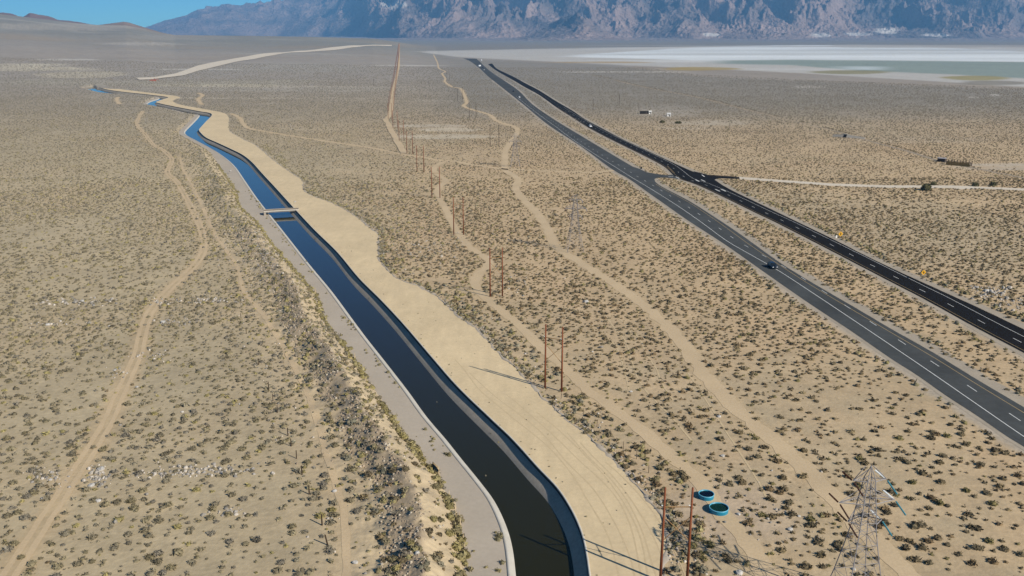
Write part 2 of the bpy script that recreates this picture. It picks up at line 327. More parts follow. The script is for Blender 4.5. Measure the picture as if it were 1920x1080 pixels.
# ------------------------------------------------------------------ ground sheet
ypx = np.r_[np.arange(1250, 330, -2.2), np.arange(330, 150, -.9), np.arange(150, 90, -.8), np.arange(90, 74.5, -.5)]
Yr = g(np.c_[np.full(len(ypx), 960.), ypx])[:, 1]
Yr = np.r_[[-3000, -900, -250, -60, 10, 50, 75], Yr[Yr > 78], [16500, 20000, 26000]]
ur = np.r_[[-.77, -.7], np.arange(-.66, .6601, .00145), [.7, .77]]
Sr = np.where(Yr > 78, np.maximum(np.abs(Yr), 75.) * cs + H * sn, np.interp(Yr, [-3000, 78], [4500, 78 * cs + H * sn]))
GX = Sr[:, None] * ur[None, :] + np.where(np.abs(ur) > .76, 900 * np.sign(ur), np.where(np.abs(ur) > .69, 40 * np.sign(ur), 0))[None, :]; GY = np.repeat(Yr[:, None], len(ur), 1)
gx, gy = GX.ravel(), GY.ravel(); gzv = gz(gx, gy, True, None)
gpx, gpy = proj(gx, gy, np.where(gzv < -3, 0, gzv))
def mixc(c, d, m): return c * (1 - m[:, None]) + np.array(d) * m[:, None]
def blob(px, py, cx, cy, rx, ry, soft=.35, nz=None):
    d = ((px - cx) / rx) ** 2 + ((py - cy) / ry) ** 2
    if nz is not None: d = d + nz
    return 1 - sm(1 - soft, 1 + soft, d)
def ground_color(x, y, px, py):
    n1 = fbm(x, y, 4, 60); n2 = fbm(x + 500, y, 4, 240); n3 = fbm(x, y + 900, 4, 9)
    left = 1 - sm(300, 1000, px)
    c = np.tile(np.array([.445, .328, .195]), (len(x), 1))
    c = mixc(c, (.395, .318, .20), left)
    c = mixc(c, (.475, .335, .20), np.clip(n1 * 1.2, 0, .6) * (1 - left * .5))
    c = mixc(c, (.35, .29, .19), np.clip(n2 * 1.5 + n3 * .5, 0, .6))
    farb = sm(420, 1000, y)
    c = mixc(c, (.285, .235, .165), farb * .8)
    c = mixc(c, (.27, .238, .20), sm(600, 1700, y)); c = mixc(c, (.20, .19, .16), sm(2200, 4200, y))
    c = mixc(c, (.25, .205, .15), sm(.05, .5, fbm(x, y, 4, 900)) * sm(900, 1600, y) * .8)
    c = mixc(c, (.30, .28, .24), sm(.12, .5, fbm(x * .35, y, 4, 330)) * sm(1300, 2200, y) * (1 - sm(620, 760, px)) * .8)
    nn = fbm(x, y, 4, 260)
    # pale sandy washes (far left, mid)
    for cx, cy, rx, ry, col, a in [(60,128,110,7,(.50,.44,.32),.8),(150,139,90,6,(.46,.40,.28),.7),(330,155,260,7,(.36,.33,.25),.5),(560,166,330,5,(.38,.35,.29),.45),(840,243,60,4,(.52,.45,.34),.75),(830,256,90,4.5,(.48,.42,.32),.7),(800,236,80,3,(.5,.44,.35),.6),(330,70,120,5,(.30,.27,.23),.5),(120,50,180,7,(.34,.30,.25),.6),(260,82,70,3,(.36,.33,.29),.6),(1250,208,70,14,(.46,.40,.32),.6),(1330,230,90,6,(.46,.40,.31),.55),(1880,313,110,7,(.42,.36,.28),.8),(1720,262,150,6,(.42,.35,.26),.4),(90,122,60,2,(.5,.45,.35),.6),(560,162,330,1.3,(.45,.39,.31),.7),(850,189,140,1.4,(.45,.39,.30),.7),(430,184,230,1.6,(.45,.39,.30),.6),(980,203,50,1.2,(.5,.44,.35),.8),(380,160,120,3,(.46,.40,.28),.6),(1120,186,60,1.2,(.42,.37,.3),.6),(1540,186,170,2,(.33,.27,.2),.5),(1450,215,90,1.5,(.36,.30,.22),.5),(1290,240,60,3,(.48,.40,.3),.6)]:
        c = mixc(c, col, blob(px, py, cx, cy, rx, ry, .5, nn * 1.6) * a * np.clip(.75 + n3 * .9, 0, 1))
    # far plain belts and the dry lake
    w = nn * 1.6
    c = mixc(c, (.195, .18, .155), (1 - sm(96, 101, py + w)) * sm(700, 860, px))
    def band(top, bot, x0, x1, col, a=1.0, e=1.2):
        t = np.interp(px, *top); b = np.interp(px, *bot)
        m = sm(t - e, t + e, py + w * .5) * (1 - sm(b - e, b + e, py + w * .5)) * sm(x0 - 30, x0 + 60, px) * (1 - sm(x1 - 60, x1 + 10, px))
        return mixc(c, col, m * a)
    c = band(([780,1000,1300,1600,1920,2300],[96,92,87,84,87,88]), ([780,860,1000,1300,1500,1920,2300],[97,107,114,128,137,163,170]), 770, 2600, (.40,.38,.345))
    c = band(([1040,1300,1500,1730,1920,2300],[105,89,84.5,87,97,100]), ([1040,1300,1500,1920,2300],[106,113,112,115.5,117]), 1060, 2600, (.56,.585,.585), 1, .9)
    st_ = fbm(x * .10, y, 5, 420); pl = sm(84, 86, py) * (1 - sm(120, 150, py)) * sm(1000, 1200, px)
    c = mixc(c, (.37, .365, .345), np.clip(st_ * 2.2 - .15, 0, .75) * pl); c = mixc(c, (.68, .70, .70), np.clip(-st_ * 2.2 - .2, 0, .7) * pl)
    c = band(([1230,1500,1920],[88,90.5,93]), ([1230,1500,1920],[88.5,92.5,94.5]), 1500, 2600, (.40,.42,.43), .6, .8)
    c = band(([1280,1500,1920,2300],[114,112,116,117]), ([1280,1480,1620,1800,1920,2300],[118,122,133,140,147,155]), 1330, 2600, (.20,.245,.215), .95, 1.5)
    c = band(([1500,1640],[124,125]), ([1500,1640],[129,131]), 1560, 1680, (.5,.55,.56), .7, 1)
    for cx, cy, rx, ry, col in [(1310,129,75,3,(.30,.22,.07)),(1600,135,75,3,(.20,.18,.08)),(1830,147,60,4,(.24,.205,.07)),(1130,117,110,1.6,(.33,.24,.12)),(1860,155,70,4,(.20,.18,.14))]:
        c = mixc(c, col, blob(px, py, cx, cy, rx, ry, .5, w) * .85)
    c = mixc(c, (.20, .185, .155), sm(1, 5, py - np.interp(px, [780,860,1000,1150,1300,1500,1700,1920,2300], [98,108,113,119,139,149,157,165,172]) + w) * sm(100, 104, py) * (1 - sm(190, 240, py)) * .75 * sm(760, 900, px))
    c = mixc(c, (.30, .26, .21), blob(px, py, 1820, 87, 330, 3.2, .5, w) * .6)
    for cx, cy, rx, ry in [(1517,163,32,1.6),(1825,182,12,1.5),(1866,178,10,1.5),(1165,135,120,1.3),(760,123,70,1.0),(120,112,60,1.5),(380,130,80,1.2)]:
        c = mixc(c, (.46, .43, .38), blob(px, py, cx, cy, rx, ry, .4, w * .5) * .7)
    return c
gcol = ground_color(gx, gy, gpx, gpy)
# real soil differences near the works
nearm = (gy < 1500) & (gy > 40)
xs, ys = gx[nearm], gy[nearm]; cc = gcol[nearm]
for k, (P, w_, r_) in TW.items():
    if k in ('farline',): continue
    d = seg_dist(xs, ys, P[::4]); cc = mixc(cc, (.44, .33, .195), (1 - sm(w_ * .4, w_ * .5 + 2.5, d + fbm(xs, ys, 3, 4) * 1.5)) * .75)
sP = seg_dist(xs, ys, Pw[::3], True); bm = (sP > 0) & (ys < 700)
nb = fbm(xs, ys, 4, 8)
cc = np.where((bm & (sP < 30))[:, None], mixc(cc, (.45, .355, .225), (1 - sm(14, 24, sP)) * .8), cc)
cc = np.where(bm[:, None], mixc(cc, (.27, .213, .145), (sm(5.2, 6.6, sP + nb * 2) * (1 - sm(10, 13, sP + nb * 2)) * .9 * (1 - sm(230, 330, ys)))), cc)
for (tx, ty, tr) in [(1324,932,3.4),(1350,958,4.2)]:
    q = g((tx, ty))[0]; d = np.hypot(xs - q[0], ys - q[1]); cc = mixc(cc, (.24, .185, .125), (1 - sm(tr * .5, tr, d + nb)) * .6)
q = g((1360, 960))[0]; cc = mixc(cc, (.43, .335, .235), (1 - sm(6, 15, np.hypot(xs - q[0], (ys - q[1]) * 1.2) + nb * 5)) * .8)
for Q in (edge_line(H1L, 8), edge_line(H1R, 8), edge_line(H2L, 8), edge_line(H2R, 8)):
    d = seg_dist(xs, ys, Q); cc = mixc(cc, (.36, .315, .255), (1 - sm(1.2, 4.5, d + nb * 1.5)) * .8)
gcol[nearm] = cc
nr, nc = GX.shape; idx = np.arange(nr * nc).reshape(nr, nc)
Fg = np.stack([idx[:-1, :-1], idx[:-1, 1:], idx[1:, 1:], idx[1:, :-1]], -1).reshape(-1, 4)
# leave out hidden cells deep under the corridor? keep: one closed sheet
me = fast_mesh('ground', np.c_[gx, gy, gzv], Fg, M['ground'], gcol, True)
tag(link('ground', me), 'sandy desert floor dotted with dry scrub', None, None, 'structure')
# ------------------------------------------------------------------ flat sheets
def sheet(name, poly, z, m, kind='structure', label=None, cat=None):
    V = [(p[0], p[1], z) for p in poly]; a = sum(poly[i][0] * poly[(i + 1) % len(poly)][1] - poly[(i + 1) % len(poly)][0] * poly[i][1] for i in range(len(poly)))
    f = tuple(range(len(V))); f = f if a > 0 else f[::-1]
    o = link(name, py_mesh(name, V, [f], m)); return tag(o, label, cat, None, kind)
def strip(name, P, w, m, off=.03, jit=.0, z=None, parent=None, kind='structure', lat=0.0):
    N = normals(P); n = len(P)
    wl = w / 2 * (1 + jit * fbm(P[:, 0], P[:, 1], 3, 5)) ; wr = w / 2 * (1 + jit * fbm(P[:, 0] + 99, P[:, 1], 3, 5))
    A = P + N * (lat + wl)[:, None]; B = P + N * (lat - wr)[:, None]; Cc = P + N * lat
    zA, zB, zC = (gz(Q[:, 0], Q[:, 1], False) if z is None else np.full(n, float(z)) for Q in (A, B, Cc))
    V = np.vstack([np.c_[A, zA + off], np.c_[Cc, zC + off], np.c_[B, zB + off]])
    i = np.arange(n - 1); Fc = np.vstack([np.c_[i + 1, i, n + i, n + i + 1], np.c_[n + i + 1, n + i, 2 * n + i, 2 * n + i + 1]])
    o = link(name, fast_mesh(name, V, Fc, m, None), parent)
    if kind and not parent: tag(o, None, None, None, kind)
    return o
def multi_strip(name, P, prof, m, smooth=False):
    """prof: list of (offset along left normal, z)."""
    N = normals(P); n = len(P); V = np.vstack([np.c_[P + N * o, np.full(n, z)] for o, z in prof]); Fc = []
    i = np.arange(n - 1)
    for k in range(len(prof) - 1): Fc.append(np.c_[k * n + i, k * n + i + 1, (k + 1) * n + i + 1, (k + 1) * n + i])
    return link(name, fast_mesh(name, V, np.vstack(Fc), m, None, smooth))
sheet('water', np.vstack([Lw + normals(Lw) * .4, (Rw - normals(Rw) * .0)[::-1]]), WZ, M['water'], label='canal water, dark near and blue far')
sheet('sand_bench', bench_poly, .02, M['bench'], label='broad graded sand bench beside the canal')
sheet('canal_path', np.vstack([Lw + normals(Lw) * .9, (Pw + normals(Pw) * .7)[::-1]]), PZ, M['greypath'], label='pale grey path along the canal bank')
cw = empty('canal_wall', (*Rw[len(Rw) // 5], 0), 0, 'tall grey concrete canal lining with dark upper wall beside the sand bench', 'canal wall')
o1 = multi_strip('upper_wall', Rw, [(0, .03), (0, -.58)], M['wallshade']); o2 = multi_strip('lining', Rw, [(0, -.58), (.28, -.61), (2.05, -2.25)], M['concrete'])
for o in (o1, o2): o.parent = cw; o.matrix_parent_inverse = cw.matrix_basis.inverted()
tag(multi_strip('canal_lip', Lw, [(-.35, WZ - .2), (.75, PZ + .07), (1.15, PZ + .07), (1.2, PZ - .2)], M['palecon']), 'pale concrete lip between the grey path and the canal water', 'canal wall')
sheet('graded_road', g(far_road_top + far_road_bot), .05, M['paledirt'])['kind'] = 'structure'
fr = bpy.data.objects['graded_road']; fm = fr.data
zz = gz(np.array([v.co.x for v in fm.vertices]), np.array([v.co.y for v in fm.vertices]), False)
# drape the far road as a ladder of quads
ft = resample(g(far_road_top), 12)
fb = g(far_road_bot[::-1]); nA = len(ft); s_ = np.linspace(0, 1, nA)
db = np.r_[0, np.cumsum(np.hypot(*np.diff(fb, axis=0).T))]; fbr = np.c_[np.interp(s_ * db[-1], db, fb[:, 0]), np.interp(s_ * db[-1], db, fb[:, 1])]
V = np.vstack([np.c_[ft, gz(ft[:, 0], ft[:, 1], False) + .8], np.c_[fbr, gz(fbr[:, 0], fbr[:, 1], False) + .8]]); i = np.arange(nA - 1)
fr.data = fast_mesh('graded_road', V, np.c_[i, nA + i, nA + i + 1, i + 1], M['paledirt'])
for k, (P, w_, ruts) in TW.items():
    if k == 'oldgrade':
        strip('dirt_track', P, w_, mat('old_grade_soil', (.25, .205, .15), noise=[(.5, .2, 4)]), .04, .75); continue
    if ruts:
        strip('dirt_track', P, .95, M['dirt'], .03, .5, lat=.85); strip('dirt_track', P, .95, M['dirt'], .03, .5, lat=-.85)
    else:
        strip('dirt_track', P, w_, M['dirt'], .035 if k != 'farline' else .3, .75)
sheet('pale_dirt_road', white_road, .04, M['paledirt'])
sheet('highway', h1, .05, M['asph'], label='worn grey two-lane highway'); sheet('highway', h2, .062, M['black'], label='fresh black two-lane highway')
sheet('junction', conn, .045, M['asph']); sheet('junction', spur, .054, M['black'])
def offs(Q, d): return Q + normals(Q) * d
for Q, a, w_ in ((edge_line(H1L, 3), .4, 1.4), (edge_line(H1R, 3), -1.8, 3.4), (edge_line(H2R, 3), -1.6, 3.0), (edge_line(H2L, 3), .9, 1.8)):
    strip('road_shoulder', Q[Q[:, 1] < 900], w_, M['gravel'], .022, .5, z=0.0, lat=a)
multi_strip('wall_coping', Rw, [(.0, -.1), (.0, .07), (-.30, .07), (-.32, -.1)], M['palecon'])['kind'] = 'structure'
Bq = resample(Bj, 1.2); Bq = Bq[Bq[:, 1] < 700]; N_ = normals(Bq); n_ = len(Bq); hh = .02 + .24 * np.clip(.5 + fbm(Bq[:, 0], Bq[:, 1], 3, 6), 0, 1) + .08 * rng.random(n_)
wv = .12 + .5 * rng.random(n_) ** 2; V = np.vstack([np.c_[Bq + N_ * wv[:, None], np.full(n_, .0)], np.c_[Bq + N_ * (.1 * rng.normal(0, 1, n_))[:, None], hh], np.c_[Bq - N_ * (wv * 1.6)[:, None], np.full(n_, -.02)]])
i = np.arange(n_ - 1); tag(link('windrow', fast_mesh('windrow', V, np.vstack([np.c_[i + 1, i, n_ + i, n_ + i + 1], np.c_[n_ + i + 1, n_ + i, 2 * n_ + i, 2 * n_ + i + 1]]), M['greypath'])), kind='structure')
# painted lines
W1 = edge_line(H1W, 3); Y1 = edge_line(H1Y, 3)
strip('lane_marking', W1[W1[:, 1] < 1100], .19, M['white'], .056, .1, z=0)
strip('lane_marking', Y1, .17, M['yellow'], .056, .1, z=0)
mb = MB()
a0, a1 = g(H1D0)[0], g(H1D1)[0]
Wm = resample(W1, 1.0)
nW = normals(Wm)
# dashes follow the left edge line at 3.75 m
mid = Wm - nW * 3.8  # right of travel
dd = np.r_[0, np.cumsum(np.hypot(*np.diff(mid, axis=0).T))]
k0 = np.argmin(np.hypot(mid[:, 0] - a0[0], mid[:, 1] - a0[1])); s0 = dd[k0]
def dash(mb, Pm, dd, s, L, w, z):
    A = np.array([np.interp(s, dd, Pm[:, 0]), np.interp(s, dd, Pm[:, 1])]); B = np.array([np.interp(s + L, dd, Pm[:, 0]), np.interp(s + L, dd, Pm[:, 1])])
    t = (B - A) / np.hypot(*(B - A)); n = np.array([-t[1], t[0]]) * w / 2
    mb.add([(*(A - n), z), (*(B - n), z), (*(B + n), z), (*(A + n), z)], [(0, 1, 2, 3)])
for k in range(-26, 60):
    s = s0 + k * 14.63 - 1.8
    if 0 < s < dd[-1] - 5: dash(mb, mid, dd, s, 3.6, .17, .057)
tag(mb.obj('lane_marking', M['white']), kind='structure')
# black highway: worn lanes, lines, dashes
R2 = resample(spline(g(H2R), 3), 3); L2 = resample(spline(g(H2L), 3), 3)
ctrR = edge_line([p for p in H2L if p[0] > 1262 or p[0] < 1246], 3)
nl = normals(ctrR)
L2s = ctrR
strip('lane_marking', offs(L2s, -7.6)[:int(len(L2s) * .42)], .14, M['white'], .071, .1, z=0)
strip('lane_marking', offs(L2s, -1.0)[:int(len(L2s) * .42)], .12, M['yellow'], .071, .1, z=0)
mb = MB(); P = resample(offs(L2s, -4.2), 1.0); dd = np.r_[0, np.cumsum(np.hypot(*np.diff(P, axis=0).T))]
for s in np.arange(2, dd[-1] * .55, 14.63): dash(mb, P, dd, s, 3.2, .16, .072)
for (ax, ay), (bx, by) in [((1304,337),(1311,340.5)),((1314.5,337),(1322,340.5)),((1341,355),(1350,359)),((1352,355),(1361,359)),((1316,328),(1321,331.5)),((1253,331.3),(1262,331.3)),((1267,331.5),(1274,335))]:
    A, B = g((ax, ay))[0], g((bx, by))[0]; t = (B - A) / np.hypot(*(B - A)); n = np.array([-t[1], t[0]]) * .3
    mb.add([(*(A - n), .074), (*(B - n), .074), (*(B + n), .074), (*(A + n), .074)], [(0, 1, 2, 3)])
for (ax, ay) in [(1062,210.5),(1067.5,210),(1070,216),(1076,216),(1081,223),(1086.5,223.5),(1090,228.5),(1096,229)]:
    A = g((ax, ay))[0]; t = np.array([-.35, .94]); n = np.array([-.94, -.35]) * .25; B = A + t * 3
    mb.add([(*(A - n), .074), (*(B - n), .074), (*(B + n), .074), (*(A + n), .074)], [(0, 1, 2, 3)])
tag(mb.obj('lane_marking', M['white']), kind='structure')
mb = MB()
for i_ in range(2):
    pass
for px_ in ([(1251,311),(1258,318),(1262,322),(1265,325)],[(1326,329.3),(1350,330.6),(1367,331.3),(1383,332.8)]):
    strip('lane_marking', resample(g(px_), 1.5), .2, M['yellow'], .073, 0, z=0)
# tyre marks on the sand bench
for lat, s0_, s1_ in [(-4.2,.0,.22),(-5.7,.0,.2),(-7.6,.0,.17),(-9.2,.0,.15),(-11.5,0,.12),(-13,.0,.10),(-10.3,.02,.13)]:
    Q = Rw[int(s0_ * 330):int(s1_ * 330)]; Q = Q[Q[:, 1] < 520]
    if len(Q) > 8:
        Q = resample(Q, 3); Q = Q + normals(Q) * (lat + fbm(Q[:, 0], Q[:, 1] + lat * 9, 2, 40) * 2.2)[:, None]
        o = strip('tyre_mark', Q, .24, M['tyremark'] if 'tyremark' in M else M.setdefault('tyremark', mat('tyre_mark_sand', (.49, .38, .23), noise=[(1.5, .1, 4)])), .026, .8, z=0)
for px_ in ([(1133,587),(1150,613),(1173,640),(1183,673),(1200,717),(1227,750),(1260,783),(1300,830)],[(1160,597),(1197,633),(1213,667),(1230,690),(1240,717),(1262,750)],[(1147,640),(1160,660),(1172,700),(1180,735)],[(1290,700),(1330,760),(1375,830),(1420,900),(1440,940)]):
    strip('tyre_mark', resample(spline(g(px_)), 2), .35, M['tyremark'], .025, .8, z=0)
# ------------------------------------------------------------------ mountains
ux = np.r_[np.linspace(-.76, -.62, 20)[:-1], np.linspace(-.62, .62, 1400), np.linspace(.62, .76, 20)[1:]]
Dm = np.r_[np.linspace(11800, 21500, 420), np.linspace(21600, 26000, 12)]
colf = 1 + .42 * (1 - sm(560, 860, 960 + F * ux)); MY = Dm[:, None] * colf[None, :]; MX = MY * cs * ux[None, :]
mx, my = MX.ravel(), MY.ravel()
mpx = 960 + F * np.repeat(ux[None, :], len(Dm), 0).ravel()
topy = np.interp(mpx, [-200,150,272,313,353,383,430,463,533,583,640,760,900,1300,1920,2400], [64,63,53,40,32,17,12,16,10,-2,-35,-60,-75,-80,-95,-95])
colF = np.repeat(colf[None, :], len(Dm), 0).ravel(); myn = my / colF; Hc = 72 + (66 - topy) / F * 20000 * colF
wx = mx + .35 * my + 700 * fbm(mx, my, 4, 1800); wy = my - .2 * mx + 700 * fbm(mx + 7000, my, 4, 1800)
rid = 0; amp = 1; fr_ = 1500.; wgt = 1; tot = 0; ani = 2.6
for o_ in range(8):
    n_ = 1 - np.abs(perlin(wx / fr_ + o_ * 31, wy / (fr_ * ani) + o_ * 13)) * 1.7
    n_ = np.clip(n_, 0, 1) ** 1.6 * wgt; rid = rid + n_ * amp; tot += amp; wgt = np.clip(n_ * 1.8, .3, 1); amp *= .63; fr_ *= .52; ani = max(1.0, ani * .8)
rid = rid / tot
foot = 14300 + 1500 * fbm(mx, my * 0, 3, 2600) + 1900 * (1 - sm(500, 760, mpx)) + 500 * np.abs(fbm(mx, my * 0 + 5, 2, 1400))
t = np.clip((myn - foot) / (20000 - foot), 0, 1)
lf_ = 1 - sm(560, 800, mpx); mz = Hc * ((t ** .85) * ((.16 + .62 * lf_) + (1.55 - 1.0 * lf_) * rid * (1 - .35 * t)) * .95 + .10 * t)
mz = np.minimum(mz, Hc * (1.02 + .03 * fbm(mx, my, 4, 700))) if False else mz
# keep the left skyline to the traced profile
lim = sm(450, 720, mpx)
capn = 72 + (66 - topy) / F * my * (1.0 + .035 * fbm(mx, my * 0, 4, 900))
mz = np.where(lim < 1, np.minimum(mz, capn * (1 - lim) + lim * 9999), mz)
hb = np.exp(-(((mpx - 1065) / 75) ** 2) - ((my - 13700) / 900) ** 2) * 330 * (.45 + 1.1 * rid)
mz = np.maximum(mz, hb)
fan = np.clip((myn - 12000) / 3000, 0, 1) ** 1.5 * 40
mz = np.maximum(mz, fan + 6 * fbm(mx, my, 3, 500)) - 2
gyy, gxx = np.gradient(mz.reshape(MX.shape)); 
slope = np.hypot(gyy / np.gradient(MY, axis=0), gxx / (np.gradient(MX, axis=1))).ravel()
mc = np.tile(np.array([.27, .195, .165]), (len(mx), 1))
mc = mixc(mc, (.12, .10, .095), sm(-.2, .4, fbm(mx, my, 4, 1500)))
mc = mixc(mc, (.36, .26, .22), sm(.1, .5, fbm(mx + 999, my, 4, 800)) * .7)
mc = mixc(mc, (.25, .205, .18), (1 - sm(.04, .16, slope)) * .9)
mppx, mppy = proj(mx, my, mz)
for cx, cy, rx, ry in [(1665,58,26,6),(1540,66,22,4),(1610,64,24,3),(735,10,22,8),(1755,66,24,3),(1335,65,16,3)]:
    mc = mixc(mc, (.55, .52, .48), blob(mppx, mppy, cx, cy, rx, ry, .5, fbm(mx, my, 3, 300) * 1.5) * .8)
nr, nc = MX.shape; idx = np.arange(nr * nc).reshape(nr, nc)
Fm = np.stack([idx[:-1, :-1], idx[:-1, 1:], idx[1:, 1:], idx[1:, :-1]], -1).reshape(-1, 4)
tag(link('mountains', fast_mesh('mountains', np.c_[mx, my, mz], Fm, M['mount'], mc, False)), 'rugged desert mountain range beyond the dry lake', None, None, 'structure')
# low dark hills on the left rise
def hill(px0, px1, prof, D, depth, col, lab):
    n, m = 90, 24; pxs = np.linspace(px0, px1, n); ty = np.interp(pxs, *prof); V = []; cols = []
    for j in range(m):
        v = j / (m - 1); dd_ = D - depth * (1 - 2 * v); prf = math.sin(math.pi * v) ** .8
        x = (pxs - 960) / F * (dd_ * cs + H * sn - 0); zt = 72 + (66 - ty) / F * D
        x2, y2 = x, np.full(n, dd_); base = gz(x2, y2, False) - 6
        z = base + (zt - base) * prf * (1 + .10 * fbm(x2, y2, 4, 220))
        V.append(np.c_[x2, y2, z])
    V = np.vstack(V); idx = np.arange(n * m).reshape(m, n)
    Fh = np.stack([idx[:-1, :-1], idx[:-1, 1:], idx[1:, 1:], idx[1:, :-1]], -1).reshape(-1, 4)
    cc_ = mixc(np.tile(np.array(col), (len(V), 1)), (.30, .25, .2), sm(0, .5, fbm(V[:, 0], V[:, 1], 4, 160)) * .5)
    tag(link('hill', fast_mesh('hill', V, Fh, M['hill'], cc_, False)), lab, None, None, 'structure')
hill(-60, 48, ([-60,0,15,30,40,48],[34,28.5,27.5,29,32,37]), 5900, 350, (.15,.10,.10), 'low dark hill at the left edge')
hill(42, 200, ([42,55,65,72,80,99,108,115,134,154,170,185,200],[40,33,28,29,31,34,37,40,41,43,46,49,53]), 5900, 420, (.16,.11,.105), 'purple brown hill on the left skyline')
hill(170, 335, ([170,190,212,225,237,247,257,276,301,322,335],[52,48.5,46,44.5,43,44.5,47.5,53,60,65,70]), 5600, 420, (.20,.145,.115), 'rounded brown hill right of the others')
# ------------------------------------------------------------------ shrubs
def visible(x, y, z, m=30):
    px, py = proj(x, y, z); return (px > -m) & (px < 1920 + m) & (py < 1080 + m) & (y > 40)
def scatter(y0, y1, dens, margin=1.12):
    hw = lambda y: (y * cs + H * sn) * 960 / F * margin + (28 if y1 < 500 else 0)
    c = 1 / math.sqrt(dens); w = hw(y1); X, Y = np.meshgrid(np.arange(-w, w, c), np.arange(y0, y1, c)); X = X.ravel(); Y = Y.ravel()
    X = X + (rng.random(len(X)) - .5) * c * 1.25; Y = Y + (rng.random(len(Y)) - .5) * c * 1.25
    k = np.abs(X) < hw(Y); return X[k], Y[k]
hpolys = [h1, h2, conn, spur, white_road]
def allow(x, y):
    """probability that a shrub may stand here"""
    p = np.ones(len(x))
    p *= ~inside(x, y, corridor)
    for Q in hpolys: p *= ~inside(x, y, Q)
    for Q in (edge_line(H1L, 8), edge_line(H1R, 8), edge_line(H2L, 8), edge_line(H2R, 8)):
        p *= sm(1.2, 3.5, seg_dist(x, y, Q))
    for k, (P, w_, r_) in TW.items():
        d = seg_dist(x, y, P[::4] if k != 'farline' else P)
        if r_: p *= np.where((np.abs(d - .85) < .65), 0, 1) * np.where(d < .4, .45, 1)
        else: p *= sm(w_ * .42, w_ * .5 + .7, d)
    return p
def colours(n, x, y, berm=0):
    px = 960 + F * x / (y * cs + H * sn); right = sm(500, 1100, px)
    pal = np.array([(.165,.14,.09),(.135,.115,.075),(.185,.16,.11),(.15,.132,.10),(.16,.135,.08),(.19,.162,.10)])
    palr = np.array([(.125,.098,.058),(.14,.108,.06),(.105,.085,.052),(.16,.125,.07),(.135,.11,.066),(.15,.108,.06)])
    i = rng.integers(0, 6, n); pick = rng.random(n) < right
    c = np.where(pick[:, None], palr[i], pal[i]) * (.85 + .3 * rng.random(n))[:, None]
    ol = rng.random(n) < .07; c = np.where(ol[:, None], np.array([.23, .195, .085]) * (1 - .35 * right)[:, None], c)
    gf = (sm(400, 1300, y) * .7)[:, None]; c = c * (1 - gf) + (np.array([.165, .15, .125]) * (.8 + .4 * rng.random(n))[:, None]) * gf
    return c
PTS = []   # x, y, radius, height, colour
for y0, y1, den, sz in [(85,180,.40,.35),(180,300,.55,.34),(300,460,.58,.35),(460,700,.42,.38),(700,1100,.19,.52),(1100,1500,.08,.70),(1500,2100,.03,.90)]:
    x, y = scatter(y0, y1, den)
    px_ = 960 + F * x / (y * cs + H * sn)
    dn = np.clip(.80 + .9 * fbm(x, y, 4, 60) + .45 * fbm(x + 333, y, 3, 12), .3, 1) * (1 - .25 * sm(600, 1200, px_) * (1 - sm(150, 260, y)))
    pxx, pyy = proj(x, y, 0 * x)
    for cx, cy, rx, ry, a_ in [(840,243,60,4,.8),(830,256,90,4.5,.8),(800,236,80,3,.6),(1250,208,70,12,.6),(1880,313,100,6,.9),(1330,230,90,6,.5)]:
        dn = dn * (1 - a_ * blob(pxx, pyy, cx, cy, rx, ry, .5, fbm(x, y, 3, 25)))
    dn = dn * (pyy > np.interp(pxx, [780,1000,1150,1300,1500,1700,1920,2300], [90,100,119,139,149,157,165,172]))
    keep = rng.random(len(x)) < allow(x, y) * dn
    x, y = x[keep], y[keep]; n = len(x)
    r = sz * np.exp(rng.normal(0, .46, n)); big = rng.random(n) < .05; r = np.where(big, r * 1.6, r); r = np.clip(r, .1, .62 + y0 * .0005)
    PTS.append(np.c_[x, y, r, r * (.55 + .3 * rng.random(n)), colours(n, x, y)])
# extra bushes: along the path edge, the berm, the bench edge, the road edges
def along(P, step, lo, hi, rlo, rhi, ymax, pal, clump=0.0, off=0):
    Q = resample(P, step); Q = Q[Q[:, 1] < ymax]; n = len(Q); N = normals(Q)
    s = lo + (hi - lo) * rng.random(n); X = Q + N * s[:, None] + rng.normal(0, step * .4, (n, 2))
    k = (fbm(X[:, 0] + off, X[:, 1], 3, 18) + .5 * rng.random(n)) > clump
    X = X[k]; n = len(X); r = .78 * (rlo + (rhi - rlo) * rng.random(n) ** 1.8)
    c = np.array(pal)[rng.integers(0, len(pal), n)] * (.8 + .35 * rng.random(n))[:, None]
    PTS.append(np.c_[X, r, r * (.8 + .4 * rng.random(n)), c])
OL = [(.22,.185,.08),(.19,.16,.07),(.155,.13,.07),(.24,.205,.10)]; GR = [(.15,.14,.10),(.19,.17,.12),(.22,.19,.11)]
along(Pw, .7, .0, 1.6, .5, 1.05, 520, OL, -.05)
along(Pw, .45, .4, 6, .25, .7, 560, OL + GR, .28, 40)
along(Pw, .33, 6.5, 15, .3, .85, 560, OL + GR, .3, 80)
along(Pw, .35, 12, 26, .25, .6, 600, OL + GR, .38, 120)
along(Lw, 1.3, 1.5, 2.6, .3, .75, 430, [(.20,.17,.085),(.16,.14,.08)], .35, 160)
along(Lw, 4, 2, 7, .15, .35, 430, [(.20,.17,.085)], .4, 190)
along(Bw, .42, -.3, -2.6, .25, .75, 520, OL + GR, .1, 200)
along(Bw, .5, -2, -8, .3, .9, 600, OL + GR, .25, 240)
along(Rw, 9, -.2, -.5, .12, .22, 400, GR, .3, 260)
along(Bw, 3, 1, 12, .06, .2, 330, GR, .05, 280)
along(Rw, 2.5, -.3, -1.5, .08, .24, 400, OL + GR, .2, 281)
